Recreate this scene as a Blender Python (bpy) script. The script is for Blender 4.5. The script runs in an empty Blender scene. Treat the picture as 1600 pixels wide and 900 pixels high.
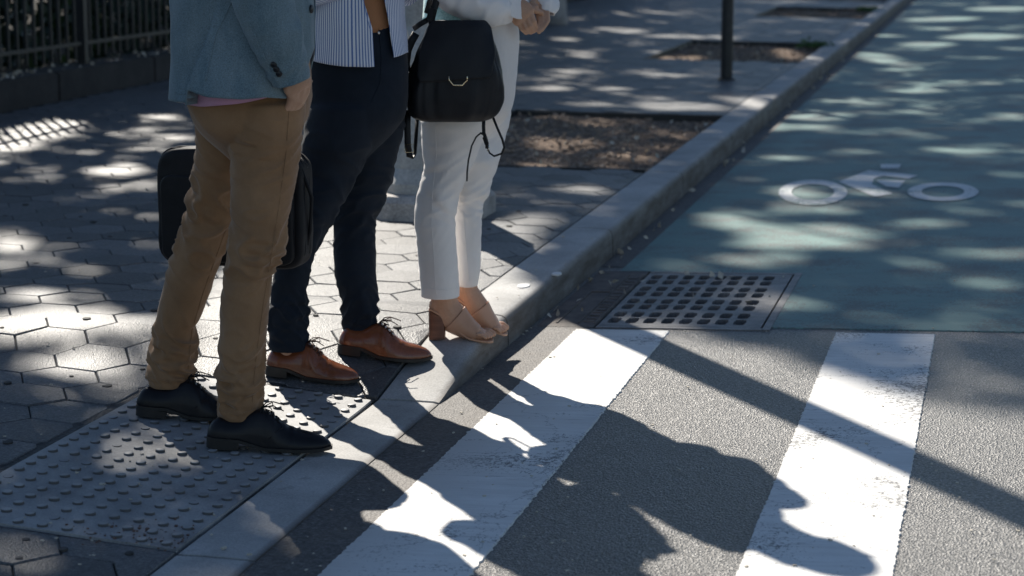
import bpy, bmesh, math, random
import numpy as np
from mathutils import Vector, Matrix, noise
from mathutils.bvhtree import BVHTree
random.seed(7); np.random.seed(7)
S = bpy.context.scene
COL = S.collection
R = math.radians

# ------------------------------------------------------------------ camera, sky, sun, exposure
FPX = 3150.0                                   # focal length in pixels of a 1600 px wide picture
TH = math.atan(580 / FPX)                      # pitch below the horizon
YAW = R(13.602)                                # camera turned left of the kerb direction (+Y)
CAM = Vector((1.495, 0.0, 1.35))
cd = bpy.data.cameras.new('camera'); cam = bpy.data.objects.new('camera', cd); COL.objects.link(cam)
cd.sensor_width = 36.0; cd.lens = FPX / 1600 * 36.0
cd.clip_start = 0.05; cd.clip_end = 2000
cam.location = CAM; cam.rotation_euler = (math.pi / 2 - TH, 0, YAW)
cd.dof.use_dof = True; cd.dof.focus_distance = 5.35; cd.dof.aperture_fstop = 4.4
S.camera = cam
SUN_EL = R(38.0); SUN_H = Vector((-0.552, 0.834, 0)).normalized()      # where the sun stands
SUN = Vector((SUN_H.x * math.cos(SUN_EL), SUN_H.y * math.cos(SUN_EL), math.sin(SUN_EL)))
w = bpy.data.worlds.new('World'); S.world = w; w.use_nodes = True
nt = w.node_tree; bg = nt.nodes['Background']
sk = nt.nodes.new('ShaderNodeTexSky'); sk.sky_type = 'NISHITA'; sk.sun_disc = False
sk.sun_elevation = SUN_EL; sk.sun_rotation = math.atan2(SUN_H.x, SUN_H.y)
nt.links.new(sk.outputs[0], bg.inputs[0]); bg.inputs[1].default_value = 0.058; sk.ozone_density = 1.4; sk.dust_density = 0.0; sk.altitude = 800
sl = bpy.data.lights.new('sun', 'SUN'); sl.energy = 5.0; sl.angle = R(0.53); sl.color = (1.0, 0.935, 0.835)
so = bpy.data.objects.new('sun', sl); COL.objects.link(so); so.location = (-10, 20, 20)
so.rotation_euler = SUN.to_track_quat('Z', 'Y').to_euler()
S.view_settings.view_transform = 'Standard'; S.view_settings.look = 'None'
S.view_settings.exposure = 0.66; S.view_settings.gamma = 1.0
S.view_settings.use_curve_mapping = False
S.render.engine = 'CYCLES'

# ------------------------------------------------------------------ measuring helpers
FH = Vector((-math.sin(YAW), math.cos(YAW), 0)); RT = Vector((math.cos(YAW), math.sin(YAW), 0)); UP = Vector((0, 0, 1))
FW = FH * math.cos(TH) - UP * math.sin(TH); CU = UP * math.cos(TH) + FH * math.sin(TH)
def ray(x, y): return RT * ((x - 800) / FPX) - CU * ((y - 450) / FPX) + FW
def at(x, y, d):
    r = ray(x, y); return CAM + r * (d / r.dot(FH))
def scale(p): return FPX / (Vector(p) - CAM).dot(FW)
def depth(p): return (Vector(p) - CAM).dot(FH)
KY = [-50, 5.30, 5.58, 5.85, 6.15, 7.0, 9.0, 14.0, 400]; KZ = [0.006, 0.006, 0.05, 0.088, 0.104, 0.11, 0.118, 0.13, 0.13]
def kerb_h(Y): return float(np.interp(Y, KY, KZ))
def sstep(t): t = min(1, max(0, t)); return t * t * (3 - 2 * t)
def walk(X, Y):                                # height of the pavement
    t = max(0, -X - 0.18)
    plateau = max(kerb_h(Y), 0.112) + 0.013 * t; slope = min(kerb_h(Y) + 0.07 * t, plateau)
    k = sstep((Y - 5.1) / 1.0) * (0.35 + 0.65 * sstep(t / 0.3))
    if Y > 6.15: slope = kerb_h(Y) + 0.013 * t; plateau = slope
    return slope * (1 - k) + plateau * k
def road_z(X): return 0.03 * min(max(X, 0), 3.0)
def surf(X, Y):
    if X > 0: return road_z(X)
    if X > -0.18: return kerb_h(Y)
    return walk(X, Y)
def on(x, y):                                  # where a line of sight meets the ground
    r = ray(x, y); z = 0.05; p = CAM
    for i in range(14):
        p = CAM + r * ((z - CAM.z) / r.z); z = 0.5 * z + 0.5 * surf(p.x, p.y)
    return p

# ------------------------------------------------------------------ mesh helpers
class MB:
    def __init__(s): s.v = []; s.f = []; s.uv = []
    def add(s, v, f):
        o = len(s.v); s.v += [tuple(p) for p in v]; s.f += [tuple(i + o for i in q) for q in f]; return s
    def box(s, c, h, rot=None, bev=0.0):
        h = Vector(h); c = Vector(c)
        if bev <= 0:
            v = [Vector((a * h.x, b * h.y, d * h.z)) for d in (-1, 1) for b in (-1, 1) for a in (-1, 1)]
            f = [(0, 2, 3, 1), (4, 5, 7, 6), (0, 1, 5, 4), (2, 6, 7, 3), (0, 4, 6, 2), (1, 3, 7, 5)]
        else:
            bm = bmesh.new(); bmesh.ops.create_cube(bm, size=2.0)
            for q in bm.verts: q.co = Vector((q.co.x * h.x, q.co.y * h.y, q.co.z * h.z))
            bmesh.ops.bevel(bm, geom=bm.edges[:], offset=bev, segments=2, affect='EDGES')
            bm.verts.index_update()
            v = [q.co.copy() for q in bm.verts]; f = [tuple(x.index for x in q.verts) for q in bm.faces]; bm.free()
        if rot is not None: v = [rot @ q for q in v]
        return s.add([q + c for q in v], f)
    def loft(s, rings, closed=True, cap=True):
        n = len(rings[0]); v = [p for r in rings for p in r]; f = []
        for i in range(len(rings) - 1):
            for j in range(n if closed else n - 1):
                k = (j + 1) % n
                f.append((i * n + j, i * n + k, (i + 1) * n + k, (i + 1) * n + j))
        if cap and closed:
            f.append(tuple(range(n))[::-1]); f.append(tuple((len(rings) - 1) * n + j for j in range(n)))
        return s.add(v, f)
    def tube(s, pts, rad, seg=10, cap=True, flat=None, ref=None):
        pts = [Vector(p) for p in pts]
        if not isinstance(rad, (list, tuple)): rad = [rad] * len(pts)
        rings = []; a = None
        for i, p in enumerate(pts):
            t = (pts[min(i + 1, len(pts) - 1)] - pts[max(i - 1, 0)]).normalized()
            if a is None:
                a = Vector(ref) if ref is not None else (Vector((0, 0, 1)) if abs(t.z) < 0.9 else Vector((1, 0, 0)))
            a = (a - t * a.dot(t)).normalized(); b = t.cross(a)
            fl = flat[i] if isinstance(flat, (list, tuple)) else (flat or 1.0)
            r = rad[i]
            rings.append([p + a * (r * math.cos(q)) + b * (r * fl * math.sin(q)) for q in [2 * math.pi * k / seg for k in range(seg)]])
        return s.loft(rings, True, cap)
    def ball(s, c, r, seg=12, rg=8, rot=None):
        r = Vector(r) if not isinstance(r, (int, float)) else Vector((r, r, r)); rings = []
        for i in range(1, rg):
            t = math.pi * i / rg
            ring = [Vector((math.sin(t) * math.cos(q) * r.x, math.sin(t) * math.sin(q) * r.y, -math.cos(t) * r.z)) for q in [2 * math.pi * k / seg for k in range(seg)]]
            rings.append([Vector(c) + (rot @ p if rot else p) for p in ring])
        return s.loft(rings)
    def prism(s, poly, z0, z1):
        n = len(poly)
        v = [(p[0], p[1], z0) for p in poly] + [(p[0], p[1], z1) for p in poly]
        f = [tuple(range(n))[::-1], tuple(range(n, 2 * n))] + [(i, (i + 1) % n, n + (i + 1) % n, n + i) for i in range(n)]
        return s.add(v, f)
    def mesh(s, name, smooth=False):
        m = bpy.data.meshes.new(name); m.from_pydata(s.v, [], s.f); m.update()
        if smooth: m.polygons.foreach_set('use_smooth', [True] * len(m.polygons))
        return m
def link(name, mesh, mat=None, parent=None):
    o = bpy.data.objects.new(name, mesh); COL.objects.link(o)
    if mesh is not None and mat is not None and len(mesh.materials) == 0: mesh.materials.append(mat)
    if parent is not None: o.parent = parent
    return o
def part(name, mb, mat, parent=None, smooth=True, angle=None):
    m = mb.mesh(name, smooth); o = link(name, m, mat, parent)
    if smooth and angle: m.set_sharp_from_angle(angle=R(angle))
    return o
def tag(o, label=None, cat=None, group=None, kind=None):
    if label: o['label'] = label
    if cat: o['category'] = cat
    if group: o['group'] = group
    if kind: o['kind'] = kind
    return o
def empty(name, loc=(0, 0, 0)):                # parts keep world coordinates, so the empty's own offset is undone per part
    o = bpy.data.objects.new(name, None); COL.objects.link(o); o.location = loc; o.empty_display_size = 0.1; return o
def under(child, parent):
    child.parent = parent
    child.matrix_parent_inverse = Matrix.Translation(-Vector(parent.location))
    return child
def remesh(mb, voxel, smooth=2, fac=0.5):
    m = mb.mesh('tmp'); o = bpy.data.objects.new('tmp', m); COL.objects.link(o)
    bm = bmesh.new(); bm.from_mesh(m); bmesh.ops.recalc_face_normals(bm, faces=bm.faces[:]); bm.to_mesh(m); bm.free()
    r = o.modifiers.new('r', 'REMESH'); r.mode = 'VOXEL'; r.voxel_size = voxel; r.use_smooth_shade = True
    if smooth:
        q = o.modifiers.new('s', 'SMOOTH'); q.iterations = smooth; q.factor = fac
    dg = bpy.context.evaluated_depsgraph_get(); me = bpy.data.meshes.new_from_object(o.evaluated_get(dg))
    bpy.data.objects.remove(o); bpy.data.meshes.remove(m); return me
def bvh(*objs):
    V = []; F = []
    for o in objs:
        me = o if isinstance(o, bpy.types.Mesh) else o.data
        b = len(V); V += [v.co.copy() for v in me.vertices]; F += [[i + b for i in p.vertices] for p in me.polygons]
    return BVHTree.FromPolygons(V, F)
def hit(tree, x, y, off=0.0):
    d = ray(x, y).normalized(); loc, nor, i, dist = tree.ray_cast(CAM, d)
    if loc is None: return None, None
    if nor.dot(d) > 0: nor = -nor
    return loc + nor * off, nor
def smoothrows(rows, n, k=2):
    rows = sorted(rows); A = np.array([[float(c) for c in r] for r in rows]); ys = np.linspace(A[0, 0], A[-1, 0], n)
    out = np.stack([ys] + [np.interp(ys, A[:, 0], A[:, c]) for c in range(1, A.shape[1])], 1)
    for it in range(k):
        b = out.copy(); b[1:-1] = 0.25 * out[:-2] + 0.5 * out[1:-1] + 0.25 * out[2:]; out = b
    return out

# ------------------------------------------------------------------ materials
def nodes(name):
    m = bpy.data.materials.new(name); m.use_nodes = True; return m, m.node_tree, m.node_tree.nodes['Principled BSDF']
def tex(t, kind, sc, co, detail=4, rough=0.6, stretch=None):
    if stretch:
        mp = t.nodes.new('ShaderNodeMapping'); mp.inputs['Scale'].default_value = stretch; t.links.new(co, mp.inputs[0]); co = mp.outputs[0]
    n = t.nodes.new('ShaderNodeTexNoise' if kind == 'noise' else 'ShaderNodeTexVoronoi')
    n.inputs['Scale'].default_value = sc
    if kind == 'noise': n.inputs['Detail'].default_value = detail; n.inputs['Roughness'].default_value = rough
    t.links.new(co, n.inputs['Vector']); return n
def ramp(t, src, stops):
    r = t.nodes.new('ShaderNodeValToRGB'); e = r.color_ramp.elements
    while len(e) < len(stops): e.new(0.5)
    for q, (p, c) in zip(e, stops): q.position = p; q.color = (*(c if isinstance(c, (tuple, list)) else (c, c, c)), 1)
    t.links.new(src, r.inputs[0]); return r.outputs[0]
def mix(t, fac, a, b, mode='MIX'):
    n = t.nodes.new('ShaderNodeMix'); n.data_type = 'RGBA'; n.blend_type = mode
    for s, v in ((n.inputs[0], fac), (n.inputs[6], a), (n.inputs[7], b)):
        if hasattr(v, 'links') or hasattr(v, 'is_linked'): t.links.new(v, s)
        elif isinstance(v, (int, float)): s.default_value = v
        else: s.default_value = (*v, 1)
    return n.outputs[2]
def bump(t, h, strength, dist, base=None):
    b = t.nodes.new('ShaderNodeBump'); b.inputs['Strength'].default_value = strength; b.inputs['Distance'].default_value = dist
    t.links.new(h, b.inputs['Height'])
    if base is not None: t.links.new(base, b.inputs['Normal'])
    return b.outputs[0]
def coords(t, world=False):
    if world: return t.nodes.new('ShaderNodeNewGeometry').outputs['Position']
    return t.nodes.new('ShaderNodeTexCoord').outputs['Object']
def M(name, c1, c2=None, rough=0.6, sc=8, fine=0, fs=200, bs=0.0, bd=0.002, bsc=60, world=False, metal=0, spec=0.5, sheen=0, rnd=0.0, coat=0, sss=0, stretch=None, lo=0.35, hi=0.65):
    m, t, p = nodes(name); co = coords(t, world); c2 = c2 or c1
    n = tex(t, 'noise', sc, co, 5, 0.65, stretch); c = ramp(t, n.outputs[0], [(lo, c1), (hi, c2)])
    if fine:
        v = tex(t, 'noise', fs, co, 2, 0.7); c = mix(t, fine, c, ramp(t, v.outputs[0], [(0.3, 0.0), (0.7, 1.0)]), 'OVERLAY')
    if rnd:
        oi = t.nodes.new('ShaderNodeObjectInfo'); c = mix(t, rnd, c, ramp(t, oi.outputs['Random'], [(0, 0.12), (1, 0.88)]), 'OVERLAY')
    t.links.new(c, p.inputs['Base Color'])
    p.inputs['Roughness'].default_value = rough; p.inputs['Metallic'].default_value = metal
    p.inputs['Specular IOR Level'].default_value = spec; p.inputs['Sheen Weight'].default_value = sheen; p.inputs['Coat Weight'].default_value = coat; p.inputs['Coat Roughness'].default_value = 0.16
    if sheen: p.inputs['Sheen Roughness'].default_value = 0.4
    if sss:
        p.inputs['Subsurface Weight'].default_value = sss; p.inputs['Subsurface Radius'].default_value = (0.012, 0.005, 0.003); p.inputs['Subsurface Scale'].default_value = 1.0
    if bs:
        b = tex(t, 'noise', bsc, co, 4, 0.7, stretch); t.links.new(bump(t, b.outputs[0], bs, bd), p.inputs['Normal'])
    return m
def granular(name, dark, light, grain=130, bs=0.9, bd=0.004, big=(0.75, 1.2), rough=0.55, tint=None, spec=0.5, rnd=0.0, nf=0.55, hm=0.5, ior=1.5):
    """asphalt and cast blocks: a bed of binder with stone grains standing out of it"""
    m, t, p = nodes(name); co = coords(t, True)
    v = tex(t, 'vor', grain, co); v2 = tex(t, 'noise', grain * nf, co, 3, 0.75); b = tex(t, 'noise', 1.7, co, 5, 0.6)
    c = ramp(t, v2.outputs[0], [(0.32, dark), (0.55, tuple(0.6 * a + 0.4 * d for a, d in zip(dark, light))), (0.74, light)])
    c = mix(t, 0.45, c, ramp(t, v.outputs['Color'], [(0.1, 0.2), (0.9, 0.8)]), 'OVERLAY')
    c = mix(t, 1.0, c, ramp(t, b.outputs[0], [(0.3, big[0]), (0.7, min(1, big[1]))]), 'MULTIPLY')
    if tint:
        k = tex(t, 'noise', 3.1, co, 4, 0.7); c = mix(t, ramp(t, k.outputs[0], [(0.45, 0), (0.7, 0.6)]), c, tint)
    if rnd:
        oi = t.nodes.new('ShaderNodeObjectInfo'); c = mix(t, rnd, c, ramp(t, oi.outputs['Random'], [(0, 0.1), (1, 0.9)]), 'OVERLAY')
    t.links.new(c, p.inputs['Base Color']); p.inputs['Roughness'].default_value = rough; p.inputs['Specular IOR Level'].default_value = spec
    p.inputs['IOR'].default_value = ior
    h = mix(t, hm, v.outputs['Distance'], v2.outputs[0])
    t.links.new(bump(t, h, bs, bd), p.inputs['Normal'])
    return m
asphalt = granular('asphalt', (0.01, 0.0102, 0.011), (0.47, 0.445, 0.415), 180, 1.0, 0.0066, big=(0.7, 1.0), rough=0.45, spec=0.8, nf=0.8, hm=0.22, ior=1.5)
gutter_m = granular('gutter_asphalt', (0.062, 0.059, 0.057), (0.25, 0.235, 0.22), 170, 0.8, 0.004, tint=(0.13, 0.11, 0.093), rough=0.7)
patch_m = granular('patch_asphalt', (0.02, 0.02, 0.021), (0.1, 0.1, 0.1), 110, 1.0, 0.006)
hex_m = granular('paver_block', (0.075, 0.079, 0.085), (0.225, 0.222, 0.22), 200, 0.8, 0.003, rough=0.5, spec=0.5, rnd=0.42)
joint_m = granular('joint_sand', (0.02, 0.019, 0.018), (0.07, 0.065, 0.06), 200, 0.6, 0.003, rough=0.9)
soil_m = granular('soil', (0.1, 0.068, 0.048), (0.48, 0.36, 0.27), 45, 1.0, 0.02, rough=0.95, spec=0.2)
park_m = granular('park_soil', (0.015, 0.013, 0.01), (0.05, 0.04, 0.03), 30, 1.0, 0.02, rough=0.95, spec=0.2)
conc_m = M('kerb_concrete', (0.36, 0.36, 0.35), (0.52, 0.515, 0.5), 0.75, 3.5, 0.25, 160, 0.35, 0.002, 120, True)
def kerb_mat():
    m, t, p = nodes('kerb_concrete'); co = coords(t, True)
    n = tex(t, 'noise', 3.5, co, 6, 0.65); c = ramp(t, n.outputs[0], [(0.3, (0.29, 0.285, 0.275)), (0.68, (0.5, 0.495, 0.48))])
    f = tex(t, 'noise', 170, co, 2, 0.7); c = mix(t, 0.25, c, ramp(t, f.outputs[0], [(0.3, 0.1), (0.7, 0.9)]), 'OVERLAY')
    # tyre scuffs and gutter dirt on the road-side face
    g = t.nodes.new('ShaderNodeSeparateXYZ'); t.links.new(co, g.inputs[0])
    mr = t.nodes.new('ShaderNodeMapRange'); mr.inputs[1].default_value = -0.022; mr.inputs[2].default_value = 0.0; t.links.new(g.outputs[0], mr.inputs[0])
    d = tex(t, 'noise', 9, co, 5, 0.7, (1, 0.35, 2.0)); dd = mix(t, 1.0, mr.outputs[0], ramp(t, d.outputs[0], [(0.25, 0.55), (0.6, 1.0)]), 'MULTIPLY')
    c = mix(t, dd, c, (0.085, 0.07, 0.058))
    sp = tex(t, 'noise', 14, co, 3, 0.6); c = mix(t, ramp(t, sp.outputs[0], [(0.62, 0), (0.7, 0.45)]), c, (0.2, 0.19, 0.18))
    t.links.new(c, p.inputs['Base Color']); p.inputs['Roughness'].default_value = 0.75
    t.links.new(bump(t, f.outputs[0], 0.3, 0.002), p.inputs['Normal']); return m
kerb_m = kerb_mat()
plate_m = M('tactile_cast', (0.23, 0.235, 0.24), (0.4, 0.4, 0.395), 0.55, 4.5, 0.2, 190, 0.3, 0.0015, 150, True)
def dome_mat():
    # shading painted into the colour by height: dark dome sides, pale caps
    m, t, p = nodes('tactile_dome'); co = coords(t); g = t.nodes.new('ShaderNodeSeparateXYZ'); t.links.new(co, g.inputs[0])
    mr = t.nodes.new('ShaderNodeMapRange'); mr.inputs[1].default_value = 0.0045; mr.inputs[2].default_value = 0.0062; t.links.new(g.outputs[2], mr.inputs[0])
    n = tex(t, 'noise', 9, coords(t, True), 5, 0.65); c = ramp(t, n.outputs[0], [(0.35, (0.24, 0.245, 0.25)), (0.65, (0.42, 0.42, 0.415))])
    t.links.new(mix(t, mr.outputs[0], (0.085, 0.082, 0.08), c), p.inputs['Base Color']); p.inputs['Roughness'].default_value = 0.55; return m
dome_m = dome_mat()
def paint_mat(name, base, dirt, wear_col, wear=0.6, dirt_x=None, rough=0.6, spec=0.5):
    m, t, p = nodes(name); co = coords(t, True)
    n = tex(t, 'noise', 5, co, 5, 0.65); c = ramp(t, n.outputs[0], [(0.3, tuple(b * 0.86 for b in base)), (0.7, base)])
    s = tex(t, 'noise', 30, co, 4, 0.7, (0.12, 1.6, 1)); c = mix(t, ramp(t, s.outputs[0], [(0.42, 0.35), (0.6, 0)]), c, dirt)
    g = tex(t, 'noise', 85, co, 3, 0.8); g2 = tex(t, 'noise', 2.6, co, 4, 0.6)
    a = t.nodes.new('ShaderNodeMath'); a.operation = 'ADD'; t.links.new(g.outputs[0], a.inputs[0]); t.links.new(g2.outputs[0], a.inputs[1])
    c = mix(t, ramp(t, a.outputs[0], [(wear, 0.9), (wear + 0.05, 0)]), c, wear_col)
    if dirt_x:
        q = t.nodes.new('ShaderNodeSeparateXYZ'); t.links.new(co, q.inputs[0])
        mr = t.nodes.new('ShaderNodeMapRange'); mr.inputs[1].default_value = dirt_x[1]; mr.inputs[2].default_value = dirt_x[0]; t.links.new(q.outputs[0], mr.inputs[0])
        k = mix(t, 1.0, mr.outputs[0], ramp(t, s.outputs[0], [(0.3, 0.5), (0.65, 1.0)]), 'MULTIPLY'); c = mix(t, k, c, dirt)
    k2 = tex(t, 'noise', 55, co, 4, 0.75, (0.06, 2.2, 1)); k3 = tex(t, 'noise', 7, co, 3, 0.6)
    c = mix(t, mix(t, 1.0, ramp(t, k2.outputs[0], [(0.6, 0), (0.66, 0.75)]), ramp(t, k3.outputs[0], [(0.4, 0), (0.6, 1)]), 'MULTIPLY'), c, wear_col)
    cr = tex(t, 'vor', 3.1, co); cr.feature = 'DISTANCE_TO_EDGE'; cw = tex(t, 'noise', 4, co, 5, 0.7); mp_ = mix(t, 0.25, co, cw.outputs['Color']); t.links.new(mp_, cr.inputs['Vector'])
    c = mix(t, ramp(t, cr.outputs['Distance'], [(0.0, 0.7), (0.006, 0)]), c, wear_col)
    t.links.new(c, p.inputs['Base Color']); p.inputs['Roughness'].default_value = rough; p.inputs['Specular IOR Level'].default_value = spec
    h = mix(t, 0.5, g.outputs[0], s.outputs[0]); t.links.new(bump(t, h, 0.5, 0.003), p.inputs['Normal']); return m
white_m = paint_mat('road_paint_white', (0.85, 0.845, 0.82), (0.58, 0.56, 0.53), (0.14, 0.14, 0.14), 0.82, dirt_x=(0.15, 0.36))
teal_m = paint_mat('bike_lane_paint', (0.145, 0.27, 0.25), (0.215, 0.28, 0.265), (0.12, 0.14, 0.135), 0.93, None, 0.62, 0.4)
symbol_m = paint_mat('symbol_paint', (0.74, 0.75, 0.75), (0.52, 0.55, 0.55), (0.15, 0.24, 0.23), 0.86)
gum_m = M('gum_spot', (0.7, 0.7, 0.68), (0.8, 0.8, 0.78), 0.7, 40)
iron_m = M('cast_iron', (0.13, 0.13, 0.135), (0.25, 0.24, 0.235), 0.55, 14, 0.3, 260, 0.5, 0.002, 180, True, 0.0)
rust_m = M('rusty_casting', (0.075, 0.066, 0.06), (0.17, 0.14, 0.12), 0.75, 12, 0.3, 240, 0.6, 0.003, 150, True)
pit_m = M('drain_pit', (0.01, 0.01, 0.01), (0.025, 0.022, 0.02), 0.9, 10)
steel_m = M('painted_steel', (0.012, 0.013, 0.014), (0.022, 0.023, 0.024), 0.45, 20, 0, 0, 0.2, 0.001, 200)
lamp_m = M('cast_lamp_paint', (0.3, 0.305, 0.295), (0.46, 0.46, 0.44), 0.6, 6, 0.2, 90, 0.3, 0.002, 60)
plinth_m = M('plinth_stone', (0.3, 0.28, 0.26), (0.5, 0.47, 0.44), 0.8, 7, 0.3, 120, 0.6, 0.004, 70)
wall_m = M('wall_stone', (0.024, 0.022, 0.021), (0.048, 0.043, 0.04), 0.85, 4, 0.3, 80, 0.5, 0.004, 40, True)
bark_m = M('bark', (0.1, 0.085, 0.068), (0.3, 0.27, 0.23), 0.9, 5, 0.3, 40, 0.8, 0.01, 25)
def leaf_mat(name, a, b):
    m, t, p = nodes(name); oi = t.nodes.new('ShaderNodeNewGeometry')
    c = ramp(t, oi.outputs['Random Per Island'], [(0, a), (1, b)]); t.links.new(c, p.inputs['Base Color'])
    p.inputs['Roughness'].default_value = 0.5; p.inputs['Transmission Weight'].default_value = 0
    tr = t.nodes.new('ShaderNodeBsdfTranslucent'); t.links.new(c, tr.inputs[0]); ms = t.nodes.new('ShaderNodeMixShader'); ms.inputs[0].default_value = 0.2
    t.links.new(p.outputs[0], ms.inputs[1]); t.links.new(tr.outputs[0], ms.inputs[2]); t.links.new(ms.outputs[0], t.nodes['Material Output'].inputs[0]); return m
leaf_m = leaf_mat('tree_leaf', (0.03, 0.065, 0.018), (0.075, 0.12, 0.035))
shrub_m = leaf_mat('shrub_leaf', (0.006, 0.016, 0.006), (0.02, 0.045, 0.016))
weed_m = leaf_mat('weed_leaf', (0.04, 0.09, 0.02), (0.09, 0.17, 0.04))
litter_m = M('litter', (0.45, 0.4, 0.32), (0.65, 0.6, 0.5), 0.8, 60)
def cloth(name, a, b, sc=10, rough=0.85, weave=900, bs=0.25, sheen=0.25, fine=0.12, stretch=None):
    return M(name, a, b, rough, sc, fine, weave, bs, 0.0008, weave, False, 0, 0.3, sheen, stretch=stretch)
khaki_m = cloth('khaki_twill', (0.27, 0.15, 0.074), (0.34, 0.195, 0.1), 9)
navy_m = cloth('navy_wool', (0.006, 0.011, 0.02), (0.011, 0.018, 0.03), 8, sheen=0.06)
ivory_m = cloth('white_crepe', (0.735, 0.705, 0.685), (0.79, 0.76, 0.74), 6, 0.8, fine=0.04)
jacket_m = cloth('blue_chambray', (0.13, 0.195, 0.23), (0.205, 0.27, 0.3), 14, 0.85, 380, 0.35, 0.15, 0.3, (1, 1, 0.35))
pink_m = cloth('pink_shirt', (0.62, 0.33, 0.47), (0.68, 0.4, 0.53), 9)
tan_m = cloth('tan_jersey', (0.38, 0.17, 0.075), (0.45, 0.21, 0.1), 9)
blouse_m = cloth('white_blouse', (0.79, 0.77, 0.765), (0.83, 0.81, 0.805), 9, 0.8, fine=0.04)
mint_m = cloth('mint_lace', (0.25, 0.5, 0.5), (0.5, 0.72, 0.72), 160, 0.8, fine=0.1)
bagcloth_m = cloth('black_nylon', (0.006, 0.006, 0.008), (0.011, 0.011, 0.013), 20, 0.6, 700, 0.4, 0.05)
pack_m = M('black_leather', (0.008, 0.009, 0.012), (0.016, 0.017, 0.02), 0.5, 6, 0.1, 300, 0.35, 0.001, 260, spec=0.3)
blackshoe_m = M('black_shoe_leather', (0.006, 0.006, 0.008), (0.013, 0.013, 0.016), 0.36, 9, 0, 0, 0.15, 0.001, 120, coat=0.0, spec=0.28)
brownshoe_m = M('brown_shoe_leather', (0.155, 0.046, 0.018), (0.24, 0.075, 0.03), 0.24, 8, 0.1, 200, 0.15, 0.001, 120, coat=0.35)
darksole_m = M('dark_sole', (0.01, 0.009, 0.008), (0.02, 0.018, 0.016), 0.5, 20)
lace_dark = M('black_lace', (0.008, 0.008, 0.009), None, 0.8, 30)
lace_brown = M('brown_lace', (0.05, 0.018, 0.012), None, 0.8, 30)
skin_m = M('skin', (0.50, 0.285, 0.18), (0.57, 0.335, 0.22), 0.45, 22, 0.06, 300, 0.15, 0.0006, 260, sss=0.12)
skin2_m = M('skin_tan', (0.46, 0.235, 0.15), (0.54, 0.29, 0.19), 0.45, 22, 0.06, 300, 0.15, 0.0006, 260, sss=0.12)
nude_m = M('nude_leather', (0.50, 0.285, 0.18), (0.57, 0.335, 0.22), 0.4, 8, 0, 0, 0.1, 0.0006, 200)
heel_m = M('stacked_heel', (0.12, 0.05, 0.03), (0.2, 0.085, 0.05), 0.45, 12, 0, 0, 0.1, 0.001, 60, stretch=(1, 1, 8))
nail_m = M('toe_nail', (0.42, 0.13, 0.13), None, 0.2, 10)
gold_m = M('pale_gold', (0.83, 0.68, 0.45), None, 0.22, 10, metal=1.0)
silver_m = M('silver', (0.75, 0.74, 0.72), None, 0.25, 10, metal=1.0)
button_m = M('dark_button', (0.012, 0.013, 0.016), None, 0.35, 10)
hair_m = M('dark_hair', (0.02, 0.012, 0.008), (0.05, 0.03, 0.02), 0.5, 40, stretch=(6, 6, 1))
eye_m = M('eye', (0.7, 0.69, 0.67), None, 0.15, 10)
def stripe_mat():
    m, t, p = nodes('striped_poplin'); uv = t.nodes.new('ShaderNodeUVMap'); uv.uv_map = 'UVMap'
    s = t.nodes.new('ShaderNodeSeparateXYZ'); t.links.new(uv.outputs[0], s.inputs[0])
    a = t.nodes.new('ShaderNodeMath'); a.operation = 'FRACT'; a2 = t.nodes.new('ShaderNodeMath'); a2.operation = 'DIVIDE'; a2.inputs[1].default_value = 0.0078
    t.links.new(s.outputs[0], a2.inputs[0]); t.links.new(a2.outputs[0], a.inputs[0])
    c = ramp(t, a.outputs[0], [(0.0, (0.13, 0.21, 0.45)), (0.38, (0.13, 0.21, 0.45)), (0.44, (0.76, 0.78, 0.84)), (0.95, (0.76, 0.78, 0.84))])
    t.links.new(c, p.inputs['Base Color']); p.inputs['Roughness'].default_value = 0.8; p.inputs['Specular IOR Level'].default_value = 0.3
    return m
stripe_m = stripe_mat()

# ------------------------------------------------------------------ the ground, road, kerb
def sheet(name, xs, ys, zf, mat, parent=None, skip=None):
    v = [(x, y, zf(x, y)) for y in ys for x in xs]; n = len(xs); f = []
    for j in range(len(ys) - 1):
        for i in range(n - 1):
            if skip and skip(0.5 * (xs[i] + xs[i + 1]), 0.5 * (ys[j] + ys[j + 1])): continue
            f.append((j * n + i, j * n + i + 1, (j + 1) * n + i + 1, (j + 1) * n + i))
    mb = MB(); mb.add(v, f); return part(name, mb, mat, parent, False)
GX0, GX1, GY0, GY1 = 0.02, 0.80, 6.44, 7.54                            # opening of the storm drain
DR = lambda x, y: GX0 < x < GX1 and GY0 < y < GY1
tag(sheet('ground', [-900, -300, -60, 60, 300, 900], [-900, -300, -60, 60, 300, 900], lambda x, y: -0.75, patch_m), kind='structure')
road = tag(sheet('road', [-0.1, GX0, 0.18, 0.45, GX1, 1.5, 3.0, 8, 30], [-40, 0, 3, GY0, GY1, 12, 30, 80, 400], lambda x, y: road_z(x), asphalt, None, DR), kind='structure')
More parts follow.
